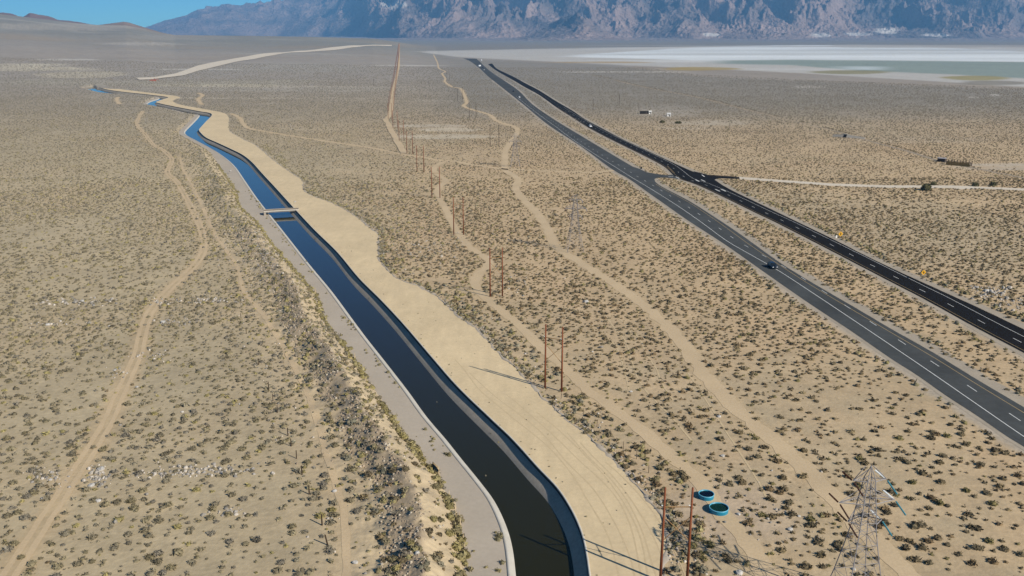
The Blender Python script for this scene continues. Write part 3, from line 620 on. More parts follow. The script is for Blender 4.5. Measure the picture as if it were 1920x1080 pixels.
for P_, w_ in ((TW['pipeline'][0], 2.5), (TW['poleline'][0], 2.0), (TW['left'][0], 2.4)):
    for sg_ in (-1, 1): along(P_, 1.3, sg_ * w_, sg_ * (w_ + 1.6), .25, .6, 420, OL + [(.13,.10,.06),(.15,.12,.07)], .35, 400)
along(TW['oldgrade'][0], 1.0, 2.0, 5.5, .5, 1.1, 1700, [(.10,.08,.05),(.12,.10,.06)], .1, 500)
for Q, sgn in ((H1L, 1), (H1R, -1), (H2L, 1), (H2R, -1)):
    along(edge_line(Q), 1.1, 2.6 * sgn, 5.5 * sgn, .35, .8, 700, OL + GR, .3, 300)
along(edge_line(H2R), .6, -3.6, -7.5, .4, 1.0, 420, OL + GR, .2, 330)
PT = np.vstack(PTS)
okc = np.ones(len(PT), bool)
zP = gz(PT[:, 0], PT[:, 1], False)
inc = inside(PT[:, 0], PT[:, 1], corridor)
sPq = seg_dist(PT[:, 0], PT[:, 1], Rw[::3], True)
zP = np.where(inc & (sPq > 0), PZ, np.where(inc, .02, zP))
okc &= PT[:, 1] > 88
for Q in hpolys: okc &= ~inside(PT[:, 0], PT[:, 1], Q)
PT, zP = PT[okc], zP[okc]
for (cx_, cy_, rr_) in [(1324,932,2.6),(1350,958,3.2)]:
    q = g((cx_, cy_))[0]; k = np.hypot(PT[:, 0] - q[0], PT[:, 1] - q[1]) > rr_; PT, zP = PT[k], zP[k]
print('shrubs', len(PT))
def shrub_geo(pos, rad, hgt, col, seg, rings, leaves, leafsize=.34):
    """domes with ragged rims + loose leaf clumps; returns V, F(tri), per-face colours"""
    n = len(pos); a = (np.arange(seg) / seg * 2 * np.pi)[None, :] + rng.random((n, 1)) * 6.28
    Vs = []; lv = [(1.0, 0.0)] + [(math.cos(math.pi / 2 * (k / (rings))) , math.sin(math.pi / 2 * (k / rings))) for k in range(1, rings)]
    for rr, zz_ in lv:
        j = .72 + .5 * rng.random((n, seg)); jz = .75 + .45 * rng.random((n, seg))
        Vs.append(np.stack([pos[:, 0:1] + np.cos(a) * rad[:, None] * rr * j, pos[:, 1:2] + np.sin(a) * rad[:, None] * rr * j, pos[:, 2:3] + hgt[:, None] * zz_ * jz - (.05 if zz_ == 0 else 0)], -1))
    top = np.stack([pos[:, 0] + rad * rng.normal(0, .12, n), pos[:, 1] + rad * rng.normal(0, .12, n), pos[:, 2] + hgt * (.85 + .25 * rng.random(n))], -1)[:, None, :]
    V = np.concatenate(Vs + [top], 1); per = V.shape[1]; Fs = []
    i = np.arange(seg); j = (i + 1) % seg
    for k in range(rings - 1):
        Fs += [np.c_[k * seg + i, k * seg + j, (k + 1) * seg + j], np.c_[k * seg + i, (k + 1) * seg + j, (k + 1) * seg + i]]
    Fs.append(np.c_[(rings - 1) * seg + i, (rings - 1) * seg + j, np.full(seg, per - 1)])
    Ft = np.vstack(Fs); Fall = (Ft[None] + (np.arange(n) * per)[:, None, None]).reshape(-1, 3)
    fc = np.repeat(col, len(Ft), 0) * (.72 + .56 * rng.random(n * len(Ft)))[:, None]
    V = V.reshape(-1, 3)
    if leaves:
        th = rng.random((n, leaves)) * 6.283; el = np.arcsin(rng.random((n, leaves)) * .98); q = .75 + .4 * rng.random((n, leaves))
        cx = pos[:, 0:1] + np.cos(th) * np.cos(el) * rad[:, None] * q; cy = pos[:, 1:2] + np.sin(th) * np.cos(el) * rad[:, None] * q; cz = pos[:, 2:3] + np.sin(el) * hgt[:, None] * q + .02
        ctr = np.stack([cx, cy, cz], -1)[:, :, None, :]; T = ctr + rng.normal(0, 1, (n, leaves, 3, 3)) * (rad * leafsize)[:, None, None, None]
        T = T.reshape(-1, 3); base = len(V); V = np.vstack([V, T]); Fl = np.arange(n * leaves * 3).reshape(-1, 3) + base
        Fall = np.vstack([Fall, Fl]); fc = np.vstack([fc, np.repeat(col, leaves, 0) * (.7 + .75 * rng.random(n * leaves))[:, None]])
    return V, Fall, fc
app = PT[:, 2] / PT[:, 1]; order = np.argsort(-app * np.where(visible(PT[:, 0], PT[:, 1], zP, -6), 1, 0))
ind = order[:300]; rest = order[300:]
PR, ZR = PT[rest], zP[rest]; chunks = []
for y0, y1, sg_, rg_, lf in [(0,170,6,2,18),(170,300,6,2,9),(300,460,5,2,2),(460,3000,5,1,0)]:
    k = (PR[:, 1] >= y0) & (PR[:, 1] < y1); q = PR[k]
    chunks.append(shrub_geo(np.c_[q[:, :2], ZR[k]], q[:, 2], q[:, 3], q[:, 4:7], sg_, rg_, lf))
Vt, Ft, Ct, nb_ = [], [], [], 0
for v, f, c in chunks: Vt.append(v); Ft.append(f + nb_); Ct.append(c); nb_ += len(v)
tag(link('desert_scrub', fast_mesh('desert_scrub', np.vstack(Vt), np.vstack(Ft), M['shrub'], np.vstack(Ct))), 'countless low dry shrubs covering the desert floor', 'scrub', None, 'stuff')
print('scrub faces', sum(len(f) for f in Ft))
LM = [((1324,925),'the smaller blue tank'),((1350,952),'the larger blue tank'),((1240,1080),'the nearest rusty pole pair'),((1037,731),'the second rusty pole pair'),((930,556),'the third rusty pole pair'),((860,440),'the fourth rusty pole pair'),((1600,1075),'the foreground lattice pylon'),((1077,470),'the middle pylon'),((665,1057),'the tall white boulder'),((782,1059),'the white berm boulder'),((628,922),'the pale track boulder'),((615,1022),'the nearest leaning fence post'),((604,985),'the second nearest fence post'),((580,927),'the third nearest fence post'),((556,860),'the fifth nearest fence post'),((520,774),'the eighth fence post'),((1098,567),'the lone large grey boulder'),((1448,502),'the dark car'),((172,911),'the lower left white boulder'),((82,936),'the rounded track boulder'),((430,962),'the flat grey boulder'),((217,980),'the sunk grey rock at lower left'),((305,605),'the outcrop by the left track'),((1183,735),'the white dirt road rock'),((1482,994),'the white pylon rock'),((1386,1076),'the pale boulder on the bottom edge'),((960,985),'the canal bend at the bottom'),((835,824),'the middle of the canal'),((1730,525),'the nearer yellow sign'),((1850,546),'the big white highway boulder'),((257,726),'the white rock beside the left track'),((1910,1020),'the lower right corner'),((10,1070),'the lower left corner'),((1800,800),'the near end of the grey highway'),((1187,864),'the nearest post by the bench'),((1046,750),'the post below the second poles')]
LP = g([p for p, _ in LM])
def hue(c):
    r_, g_, b_ = c; return 'yellow olive' if g_ / b_ > 2.0 and g_ > .16 else ('greyish' if r_ / b_ < 1.75 else 'dark brown' if r_ < .16 else 'dry brown')
ORD = ['closest', 'second closest', 'third closest', 'fourth closest', 'fifth closest', 'sixth closest', 'seventh closest', 'eighth closest', 'ninth closest', 'tenth closest', 'eleventh closest', 'twelfth closest'] + ['far %s' % w for w in 'one two three'.split()]
rel_of = {}
for k in ind:
    d = np.hypot(LP[:, 0] - PT[k, 0], LP[:, 1] - PT[k, 1]); j = int(np.argmin(d)); dx, dy = PT[k, 0] - LP[j, 0], PT[k, 1] - LP[j, 1]
    rl = ('right of' if dx > 0 else 'left of') if abs(dx) > abs(dy) else ('beyond' if dy > 0 else 'in front of')
    rel_of.setdefault((j, rl), []).append((d[j], k))
shl = {}
for (j, rl), lst in rel_of.items():
    for n_, (d_, k) in enumerate(sorted(lst)):
        o_ = ORD[n_] if n_ < 12 else ('thirteenth fourteenth fifteenth sixteenth seventeenth eighteenth nineteenth twentieth'.split()[min(n_ - 12, 7)] + ' closest')
        shl[k] = f"{o_} big {hue(PT[k, 4:7])} shrub {rl} {LM[j][1]}"
for k in ind:
    x, y, r, h_ = PT[k, :4]; c = PT[k, 4:7]
    v, f, fc = shrub_geo(np.array([[0., 0., 0.]]), np.array([r]), np.array([h_]), c[None], 8, 3, 70, .26)
    o = link('desert_shrub', fast_mesh('desert_shrub', v, f, M['shrub'], fc)); o.location = (x, y, zP[k])
    tag(o, shl[k], 'shrub', 'large desert shrubs')
# ------------------------------------------------------------------ rocks
def rock_mesh(seed, m, n=10):
    r = np.random.default_rng(seed); V = []; Fc = []
    rg = 6
    for j in range(rg + 1):
        ph = math.pi * j / rg - math.pi / 2
        for i in range(n):
            th = 2 * math.pi * i / n; V.append((math.cos(ph) * math.cos(th), math.cos(ph) * math.sin(th), math.sin(ph)))
    V = np.array(V); d = np.ones(len(V))
    for _ in range(9):
        a = r.normal(0, 1, 3); a /= np.linalg.norm(a); o_ = .55 + .3 * r.random(); p_ = V @ a
        d = np.minimum(d, np.where(p_ > 1e-3, o_ / np.maximum(p_, 1e-3), 9))
    V = V * np.clip(d, .3, 1)[:, None] * np.array([1, .8 + .3 * r.random(), .62])
    for j in range(rg):
        for i in range(n): Fc.append((j * n + i, j * n + (i + 1) % n, (j + 1) * n + (i + 1) % n, (j + 1) * n + i))
    return py_mesh('boulder', V, Fc, m)
RM = [rock_mesh(s, M['rock']) for s in range(5)] + [rock_mesh(s + 9, M['rockd']) for s in range(4)]
rocks = [ # px, py, size m, mesh, label, group
 (665,1057,.85,0,'tall white boulder on the pale track left of the rubbly berm',None),
 (782,1059,.75,1,'round white boulder on the crest of the rubbly berm',None),
 (628,922,.8,2,'pale boulder beside a bush on the track left of the berm',None),
 (1098,567,1.5,3,'large grey boulder alone between the poles and the dirt road',None),
 (1127,652,1.0,6,'grey boulder right of the second pair of tall poles',None),
 (1110,660,.6,4,'small pale rock left of the grey boulder near the poles',None),
 (1183,735,.7,0,'white rock in the scrub left of the wide dirt road',None),
 (1059,522,.5,1,'small pale rock left of the large grey boulder',None),
 (1018,594,.55,2,'pale rock beside the narrow track below the third pole pair',None),
 (981,555,.8,7,'dark rock just right of the third pole pair',None),
 (1348,782,.8,3,'pale rock in the scrub above the blue tanks',None),
 (1355,856,.75,4,'flat pale rock just above the blue tanks',None),
 (1385,965,.7,0,'pale rock right of the larger blue tank',None),
 (1403,968,.6,8,'pale rock in scrub two metres right of the larger tank',None),
 (1482,994,.8,1,'white rock in the scrub left of the lattice tower',None),
 (1498,968,.55,2,'small white rock above left of the tower arms',None),
 (1398,930,.45,5,'small rock right of the smaller blue tank',None),
 (1386,1076,1.0,3,'pale boulder at the bottom edge right of the near poles',None),
 (1600,1068,.6,4,'pale rock under the lattice tower legs',None),
 (305,605,1.3,0,'white outcrop boulder beside the left dirt track',None),
 (318,602,.9,5,'grey boulder touching the white outcrop by the left track',None),
 (142,568,1.7,6,'grey outcrop boulder at left, largest of its band',None),
 (154,566,1.3,1,'pale boulder right of the grey outcrop at far left',None),
 (90,610,1.2,2,'pale rock at the left in the second rocky band',None),
 (168,606,1.1,7,'grey rock in the second rocky band left of the track',None),
 (205,612,.8,3,'small pale rock just left of the left dirt track',None),
 (172,911,1.1,0,'white boulder right of the left track at lower left',None),
 (165,917,.8,6,'dark rock at the foot of the lower left white boulder',None),
 (188,881,1.2,4,'pale rock pile top above the lower left white boulder',None),
 (184,940,.9,1,'white faceted rock below the lower left white boulder',None),
 (82,936,.9,2,'pale rounded boulder on the left side of the left track',None),
 (95,900,.6,3,'pale rock between the left track and the picture edge',None),
 (430,962,1.1,5,'grey flat boulder on the plain left of the fence posts',None),
 (381,966,.9,7,'flat grey rock left of the grey flat boulder',None),
 (217,980,.9,8,'grey rock sunk in the sand at lower left',None),
 (275,928,.7,6,'violet grey rock right of the lower left rock pile',None),
 (257,726,.7,0,'white rock beside the left track in its middle stretch',None),
 (215,695,.6,4,'white rock left of the left track in its middle stretch',None),
 (226,798,.6,8,'grey rock right of the left dirt track',None),
 (342,773,.6,1,'white rock on the open plain between track and fence',None),
 (450,758,.5,2,'small white rock near the upper fence posts',None),
 (1850,546,1.7,0,'big white boulder beyond the black highway',None),
 (1862,551,1.3,1,'white boulder right of the big one beyond the black highway',None),
 (1832,540,1.2,2,'pale boulder left of the big one beyond the black highway',None),
 (1820,538,1.0,6,'grey boulder furthest left beyond the black highway',None),
 (1845,560,.9,7,'grey rock below the big white boulder by the black highway',None),
 (432,321,1.2,0,'white rock beside the bench edge above the canal bridge',None),
 (553,379,1.1,1,'pale rock in the bend of the bench right of the bridge',None),
]
RX = [g((p[0], p[1]))[0] for p in rocks]
for (px_, py_, s_, mi, lab, grp), q in zip(rocks, RX):
    x, y = q; z0 = float(gz(np.array([x]), np.array([y]), False)[0])
    o = link('boulder', RM[mi]); o.location = (x, y, z0 + .12 * s_); s_ *= .62; o.scale = (s_, s_, s_ * 1.1); o.rotation_euler = (0, 0, rng.random() * 6.28); tag(o, lab, 'boulder', grp)
# small stones: outcrop bands, berm rubble, bench edge
ST = []
def stones(cx, cy, rx, ry, n, s0_, s1_, pal):
    px_ = cx + rng.normal(0, .45, n) * rx; py_ = cy + rng.normal(0, .45, n) * ry; q = g(np.c_[px_, py_])
    ST.append(np.c_[q, s0_ + (s1_ - s0_) * rng.random(n) ** 2.5, np.array(pal)[rng.integers(0, len(pal), n)]])
PW = [(.33,.295,.25),(.25,.23,.205),(.40,.36,.31),(.19,.175,.155)]
for a in [(145,567,80,9,90,.2,.7),(310,566,60,8,60,.2,.6),(400,563,70,8,110,.2,.6),(90,608,60,7,40,.2,.6),(330,603,60,9,50,.2,.6),(290,668,50,10,50,.15,.5),(215,700,30,14,25,.15,.5),(380,882,110,12,160,.15,.55),(300,890,60,8,50,.15,.5),(185,895,26,24,70,.15,.6),(90,895,40,22,60,.15,.5),(430,962,40,10,30,.15,.5),(800,470,60,28,160,.15,.6),(960,530,50,30,60,.15,.5),(1860,548,50,14,120,.2,.9),(1900,572,40,12,60,.2,.7),(470,450,70,90,260,.15,.6),(500,500,50,60,160,.15,.6),(860,450,30,20,30,.15,.5),(1440,960,120,80,60,.1,.4),(1300,1010,40,50,60,.1,.4),(640,640,30,80,60,.1,.4),(430,250,10,12,30,.2,.6),(550,235,20,8,30,.2,.8)]:
    stones(*a, PW)
def along_st(P, step, lo, hi, s0_, s1_, ymax, pal, thr=0):
    Q = resample(P, step); Q = Q[Q[:, 1] < ymax]; N = normals(Q); n = len(Q); X = Q + N * (lo + (hi - lo) * rng.random(n))[:, None]
    k = fbm(X[:, 0] + 5, X[:, 1] + 60, 3, 9) > thr; X = X[k]; n = len(X)
    ST.append(np.c_[X, s0_ + (s1_ - s0_) * rng.random(n) ** 3, np.array(pal)[rng.integers(0, len(pal), n)]])
RB = [(.23,.18,.125),(.29,.23,.165),(.19,.15,.11),(.36,.31,.24)]
along_st(Pw, .035, 5.8, 12.5, .08, .42, 330, RB, -.25)
along_st(Pw, .4, 0, 7, .08, .4, 400, PW + RB, -.1)
along_st(Pw, .3, 12, 24, .08, .4, 450, PW + RB, 0)
along_st(Bw, .12, -.1, -2.2, .08, .4, 480, PW + RB, -.1)
along_st(Bw, .5, -2, -8, .08, .4, 480, PW, 0)
S = np.vstack(ST); zS = gz(S[:, 0], S[:, 1], False); k = visible(S[:, 0], S[:, 1], zS, 20) & ~inside(S[:, 0], S[:, 1], corridor); S, zS = S[k], zS[k]
v, f, fc = shrub_geo(np.c_[S[:, :2], zS], S[:, 2] * .8, S[:, 2] * .8, S[:, 3:6], 5, 2, 0)
tag(link('rubble', fast_mesh('rubble', v, f, M['rubble'], fc)), 'loose stones and rubble on the berm and rocky bands', 'rubble', None, 'stuff'); print('stones', len(S))
# ------------------------------------------------------------------ H-frame poles
def hframe_parts(root, A, B, h, full=True):
    """A, B: pole bases in root space"""
    for P_ in (A, B):
        mb = MB(); mb.tube((*P_, -.3), (P_[0], P_[1], h), .21, .14, 8)
        po = mb.obj('pole', M['rustwood'], root, True)
    if full:
        hz = h * .44, h * .70
        for a, b, s_ in ((A, B, .02), (B, A, -.02)):
            mb = MB(); mb.tube((a[0], a[1] + s_, hz[0]), (b[0], b[1] + s_, hz[1]), .055, n=6); mb.obj('brace', M['brace'], root)
        A_, B_ = np.array(A), np.array(B); mb = MB(); d = (B_ - A_) / np.hypot(*(B_ - A_))
        mb.tube((*(A_ - d * .15), h * .80), (*(B_ + d * .15), h * .80), .075, n=6); mb.obj('crossarm', M['brace'], root)
        mb = MB()
        for P_ in (A_, B_):
            mb.tube((P_[0] - .2, P_[1] - .05, h * .8 + .18), (P_[0] - .42, P_[1] - .05, h * .8 + .3), .05, n=6)
        mb.obj('insulator', M['insw'], root)
ords = ['nearest of the row, left of the blue tanks', 'second in the row, its shadow falling on the sand bench', 'third in the row, by the bend in the narrow track', 'fourth in the row, where the track straightens', 'fifth in the row, below the track junction', 'sixth in the row, just under the crossing dirt road', 'seventh in the row, just above the crossing dirt road', 'eighth in the row, beside the track going up', 'ninth in the row, left of the white sandy wash', 'tenth in the row, at the kink of the far track']
proto = None
for i_, (a, b) in enumerate(frames):
    A, B = g(a)[0], g(b)[0]; c0 = (A + B) / 2; rt = empty('power_pole_pair', (*c0, 0), 0, 'rusty wooden pole pair, ' + ords[i_], 'power pole', 'pairs of wooden power poles')
    hframe_parts(rt, tuple(A - c0), tuple(B - c0), 14.3, i_ < 8)
q0 = g((731.5, 222))[0]; q1 = g((749, 95))[0]; L_ = np.hypot(*(q1 - q0)); nfar = int(L_ // 82)
mb = MB(); dx = 2.2
for s_ in (-1, 1): mb.tube((s_ * dx, 0, -.3), (s_ * dx, 0, 14.2), .19, .15, 5)
farme = mb.mesh('power_pole_pair', M['rustwood'])
for k in range(1, nfar + 1):
    q = q0 + (q1 - q0) * k / nfar; o = link('power_pole_pair', farme); o.location = (*q, float(gz(np.array([q[0]]), np.array([q[1]]), False)[0]))
    tag(o, 'tiny distant pair of wooden poles in the row running to the horizon', 'power pole', 'distant pole pairs')
for (a, b, h_, lab) in [((919,275),(935.5,275),14.5,'two dark poles left of the dirt road bend'),((880,221),(892.5,221),14.0,'two thin dark poles above the nearer dark pair'),((858,190),(867,187),14.5,'far pair of thin poles left of the upper dirt road'),((838,153),(843,152),14,'farthest pair of thin poles beside the winding pale track')]:
    A, B = g(a)[0], g(b)[0]; c0 = (A + B) / 2; rt = empty('power_pole_pair', (*c0, 0), 0, lab, 'power pole', 'dark pole pairs by the upper dirt road')
    for P_ in (A - c0, B - c0):
        mb = MB(); mb.tube((*P_, -.2), (*P_, h_), .2, .14, 6); mb.obj('pole', M['postwood'], rt)
# ------------------------------------------------------------------ lattice towers
def tower(loc, rz, s, label, full=True):
    rt = empty('lattice_tower', loc, rz, label, 'power pylon', 'lattice power towers'); rt.scale = (s, s, s)
    lv = [(0, 2.9), (4.2, 2.15), (7.2, 1.7), (9.6, 1.35), (11.6, 1.1), (12.6, 1.02), (14.0, .9), (15.4, .78), (17.0, .62), (18.4, .5)]
    legs = MB(); br = MB(); fine = MB(); th = .065
    for sx in (-1, 1):
        for sy in (-1, 1):
            for (z0, w0), (z1, w1) in zip(lv[:-1], lv[1:]): legs.tube((sx * w0, sy * w0, z0), (sx * w1, sy * w1, z1), th, n=4)
            legs.tube((sx * .5, sy * .5, 18.4), (0, 0, 20.2), th * .8, n=4)
    for (z0, w0), (z1, w1) in zip(lv[:-1], lv[1:]):
        for ax in range(4):
            co = [(-1, -1), (1, -1), (1, 1), (-1, 1)]; p, q = co[ax], co[(ax + 1) % 4]
            br.tube((p[0] * w0, p[1] * w0, z0), (q[0] * w1, q[1] * w1, z1), .03, n=4); br.tube((q[0] * w0, q[1] * w0, z0), (p[0] * w1, p[1] * w1, z1), .03, n=4)
            br.tube((p[0] * w1, p[1] * w1, z1), (q[0] * w1, q[1] * w1, z1), .035, n=4)
    legs.obj('frame', M['galv'], rt); br.obj('bracing', M['galv'], rt)
    for (z_, L_, w_) in ((18.2, 2.2, .52), (15.2, 3.7, .8), (12.4, 2.25, 1.03)):
        for sx in (-1, 1):
            ar = MB(); tip = (sx * L_, 0, z_ + .05)
            for sy in (-1, 1):
                ar.tube((sx * w_, sy * w_, z_), tip, .07, n=4)
                ar.tube((sx * w_ * .85, sy * w_ * .85, z_ + 1.45 if z_ < 18 else 20.0), tip, .055, n=4)
                ar.tube((sx * (w_ + (L_ - w_) * .5), sy * w_ * .5, z_ + .02), (sx * w_ * .9, sy * w_ * .9, z_ + .9), .03, n=4)
            ao = ar.obj('crossarm', M['galv'], rt)
            for sy in (-1, 1):
                a = np.array([tip[0], sy * .25, z_ - .05]); b = a + np.array([0, sy * 2.5, -.55 if sy < 0 else -.15]); iz = MB()
                iz.tube(a, b, .035, n=5)
                for q in np.linspace(.05, .97, 15):
                    c = a + (b - a) * q; e = a + (b - a) * (q + .022); iz.tube(c, e, .125, .09, 8)
                iz.obj('insulator', M['insb'] if sx < 0 else ((M['inst'] if sy < 0 else M['insw']) if full else M['galv']), rt)
    return rt
ap = g((1634, 873), 20.2)[0]; tower((*ap, 0), R_(6), 1.0, 'tall grey lattice pylon in the foreground with brown and blue insulators')
tower((*g((1077, 470))[0], 0), R_(6), .98, 'grey lattice pylon between the dirt road and the grey highway', False)
tower((*g((966, 313))[0], 0), R_(4), .95, 'distant grey lattice pylon beside the dirt road junction', False)
q = g((838, 150))[0]
xx, yy = (3 - 960) / F * (5150 * cs), 5150.; tower((xx, yy, float(gz(np.array([xx]), np.array([yy]), False)[0])), 0, 1.6, 'tiny pylon on the left skyline')
# ------------------------------------------------------------------ stock tanks
for (cx, cy, rad, h_, wm, lab) in [(1324.4,925.4,1.22,.72,'tankwater','smaller round blue stock tank of dark water'), (1348,951,1.48,.72,'tankalgae','larger round blue stock tank of green water')]:
    q = g((cx, cy), h_)[0]; rt = empty('stock_tank', (*q, 0), 0, lab, 'water tank', 'round stock tanks on the sand')
    mb = MB(); mb.lathe([(rad - .05, .1), (rad - .05, h_ - .02), (rad, h_ - .02), (rad + .015, h_ * .66), (rad, h_ * .6), (rad + .015, h_ * .3), (rad, h_ * .25), (rad, 0.0)], 48); mb.obj('tank_wall', M['tank'], rt, True)
    mb = MB(); mb.lathe([(rad - .07, h_ - .03), (rad - .05, h_ + .05), (rad + .05, h_ + .05), (rad + .07, h_ - .03)], 48); mb.obj('rim', M['tankrim'], rt, True)
    mb = MB(); n = 48; mb.add([((rad - .045) * math.cos(6.2832 * i / n), (rad - .045) * math.sin(6.2832 * i / n), h_ - .16) for i in range(n)], [tuple(range(n))]); mb.obj('water_surface', M[wm], rt)
# ------------------------------------------------------------------ bridge
BL, BR = g((496, 394.5), .35)[0], g((558, 391), .35)[0]; bd = BR - BL; BLn = np.hypot(*bd); rzb = math.atan2(bd[1], bd[0]); mid_ = (BL + BR) / 2
rt = empty('canal_bridge', (*mid_, 0), rzb, 'narrow flat concrete bridge crossing the canal', 'bridge')
Lb = BLn + 1.0; mb = MB(); mb.box((0, 0, .12), (Lb, 3.6, .34)); mb.obj('deck', M['palecon'], rt)
mb = MB(); mb.box((0, 0, .305), (Lb - .2, 2.9, .03)); mb.obj('deck_surface', mat('deck_dirt', (.19, .15, .105), noise=[(1, .15, 4)]), rt)
for s_ in (-1, 1):
    mb = MB(); mb.box((0, s_ * 1.64, .37), (Lb, .32, .16)); mb.obj('kerb', M['greypath'], rt)
    mb = MB(); mb.box((0, s_ * 1.3, -.25), (Lb - .6, .35, .4)); mb.obj('girder', M['concrete'], rt)
mb = MB(); mb.box((-Lb / 2 + .5, 0, -1.0), (.9, 3.9, 2.1)); mb.obj('abutment', M['concrete'], rt)
# ------------------------------------------------------------------ fence posts
def post(px_, py_, h_, lean, lab, grp, w=.085, z0=0.0):
    q = g((px_, py_), z0)[0]; mb = MB(); mb.tube((0, 0, -.3), (lean * h_, lean * .3 * h_, h_), w, w * .8, 7)
    z_ = float(gz(np.array([q[0]]), np.array([q[1]]), False)[0])
    o = mb.obj('fence_post', M['postwood']); o.location = (q[0], q[1], z_); tag(o, lab, 'fence post', grp)
FP = [(615,1022,1.75,-.18,.13),(604,985,1.9,.0,.13),(580,927,1.6,.0,.13),(566.5,890,1.7,-.02,.12),(556,860,1.6,.02,.10),(546,837,1.5,.0,.10),(540,817,1.6,.0,.12),(520,774,1.7,.03,.09),(512,752,1.6,.0,.08),(504,731,1.8,.0,.12),(485,684,1.6,.0,.09),(462,626,1.7,.0,.09),(452,598,1.6,0,.08)]
on = ['nearest, leaning left','second from the bottom, upright','third from the bottom, beside a bush','fourth from the bottom','fifth from the bottom','sixth from the bottom','seventh from the bottom','eighth from the bottom','ninth from the bottom','tenth from the bottom','eleventh from the bottom','twelfth from the bottom','topmost of the row']
for (a, b, h_, l_, w_), t_ in zip(FP, on): post(a, b, h_, l_, 'dark wooden fence post left of the canal berm, ' + t_, 'fence posts left of the berm', w_)
FQ = [(1187,864),(1163,845),(1139,822),(1113,803),(1088,782),(1068,766),(1046,750),(943,653),(915,628),(880,590),(811,525),(795,505),(1210,890),(1226,915)]
FQ.sort(key=lambda p: -p[1])
for i_, (a, b) in enumerate(FQ): post(a + 6, b - 3, 1.5, .05 * ((i_ % 3) - 1), f"thin grey brown fence post by the sand bench edge, {['nearest','second','third','fourth','fifth','sixth','seventh','eighth','ninth','tenth','eleventh','twelfth','thirteenth','farthest'][i_]} in its row", 'thin posts along the bench edge', .05)
# ------------------------------------------------------------------ car
def car(px_, py_, heading, paint, label, kind='car', full=True, s=1.0):
    q = g((px_, py_))[0]; rt = empty('parked_car' if kind == 'parked car' else 'car', (*q, .06), heading, label, 'car', 'vehicles on the highways'); rt.scale = (s, s, s)
    # length along +x, side profile lofted across width
    prof = [(-2.35,.35),(-2.38,.75),(-2.25,1.02),(-1.7,1.62),(-1.2,1.72),(.1,1.70),(.55,1.6),(1.15,1.08),(2.1,.92),(2.33,.7),(2.36,.35)]
    secs = [(-.93,.0,.88),(-.90,.5,1.0),(0,1,1.02),(.90,.5,1.0),(.93,0,.88)]
    V = []; n = len(prof)
    for y_, k_, _ in secs:
        for x_, z_ in prof:
            zz_ = z_; xx_ = x_; yy_ = y_
            if z_ > 1.05: yy_ = y_ * .80; zz_ = z_ - (0.06 if abs(y_) > .5 else 0)
            if abs(x_) > 2.2: yy_ *= .93
            V.append((xx_, yy_, zz_))
    Fc = [(j * n + i, (j + 1) * n + i, (j + 1) * n + (i + 1) % n, j * n + (i + 1) % n) for j in range(4) for i in range(n)] + [tuple(range(n))[::-1], tuple(range(4 * n, 5 * n))]
    Fc = [tuple(reversed(f_)) for f_ in Fc]
    link('body', py_mesh('body', V, Fc, paint), rt)
    mb = MB(); mb.add([(.60,-.70,1.60),(.60,.70,1.60),(1.13,.82,1.13),(1.13,-.82,1.13)], [(0, 3, 2, 1)]); mb.v = [(a + .02, b, c + .02) for a, b, c in mb.v]; mb.obj('windscreen', M['glass'], rt)
    mb = MB(); mb.add([(-1.74,-.70,1.58),(-1.74,.70,1.58),(-2.24,.82,1.07),(-2.24,-.82,1.07)], [(0, 1, 2, 3)]); mb.v = [(a - .03, b, c + .01) for a, b, c in mb.v]; mb.obj('rear_window', M['glass'], rt)
    for s_ in (-1, 1):
        mb = MB(); mb.add([(-1.55,s_*.765,1.52),(.40,s_*.765,1.52),(.95,s_*.90,1.12),(-1.9,s_*.90,1.12)], [(0, 1, 2, 3) if s_ < 0 else (3, 2, 1, 0)]); mb.obj('side_window', M['glass'], rt)
        for x_ in (-1.45, 1.45):
            mb = MB(); mb.tube((x_, s_ * .72, .34), (x_, s_ * .95, .34), .34, n=16); w_ = mb.obj('wheel', M['tyre'], rt)
            if full: mb = MB(); mb.tube((x_, s_ * .95, .34), (x_, s_ * .965, .34), .2, n=12); mb.obj('rim', M['galv'], w_)
        mb = MB(); mb.box((2.30, s_ * .66, .74), (.12, .38, .16)); mb.obj('headlight', M['lampglass'], rt)
        if full:
            mb = MB(); mb.box((-2.37, s_ * .7, .85), (.06, .22, .3)); mb.obj('tail_light', mat('tail_lamp', (.3, .01, .01), rough=.3), rt)
            mb = MB(); mb.box((.75, s_ * 1.0, 1.12), (.16, .18, .13)); mb.obj('mirror', paint, rt)
    return rt
def heading_of(a, b): A, B = g(a)[0], g(b)[0]; return math.atan2(B[1] - A[1], B[0] - A[0])
hd = heading_of((1457, 500), (1515, 538))
car(1448, 502, hd, M['carpaint'], 'dark car driving towards the camera on the grey highway', s=1.0)
hd2 = heading_of((1102, 233), (1130, 248)); car(1107, 238, hd2, M['carwhite'], 'white car on the black highway right of the junction stripes', full=False)
hd3 = heading_of((972, 182), (1000, 205)); car(974, 183, hd3, M['carwhite'], 'small white car far up the grey highway', full=False)
car(962.5, 172, hd3 + math.pi, M['carpaint'], 'small dark car just above the far white car', full=False)
car(905, 128.5, hd3, M['carpaint'], 'dark vehicle near the far end of the grey highway', full=False, s=1.5)
car(908, 131.5, hd3, M['carwhite'], 'pale vehicle just below the farthest dark vehicle', full=False)
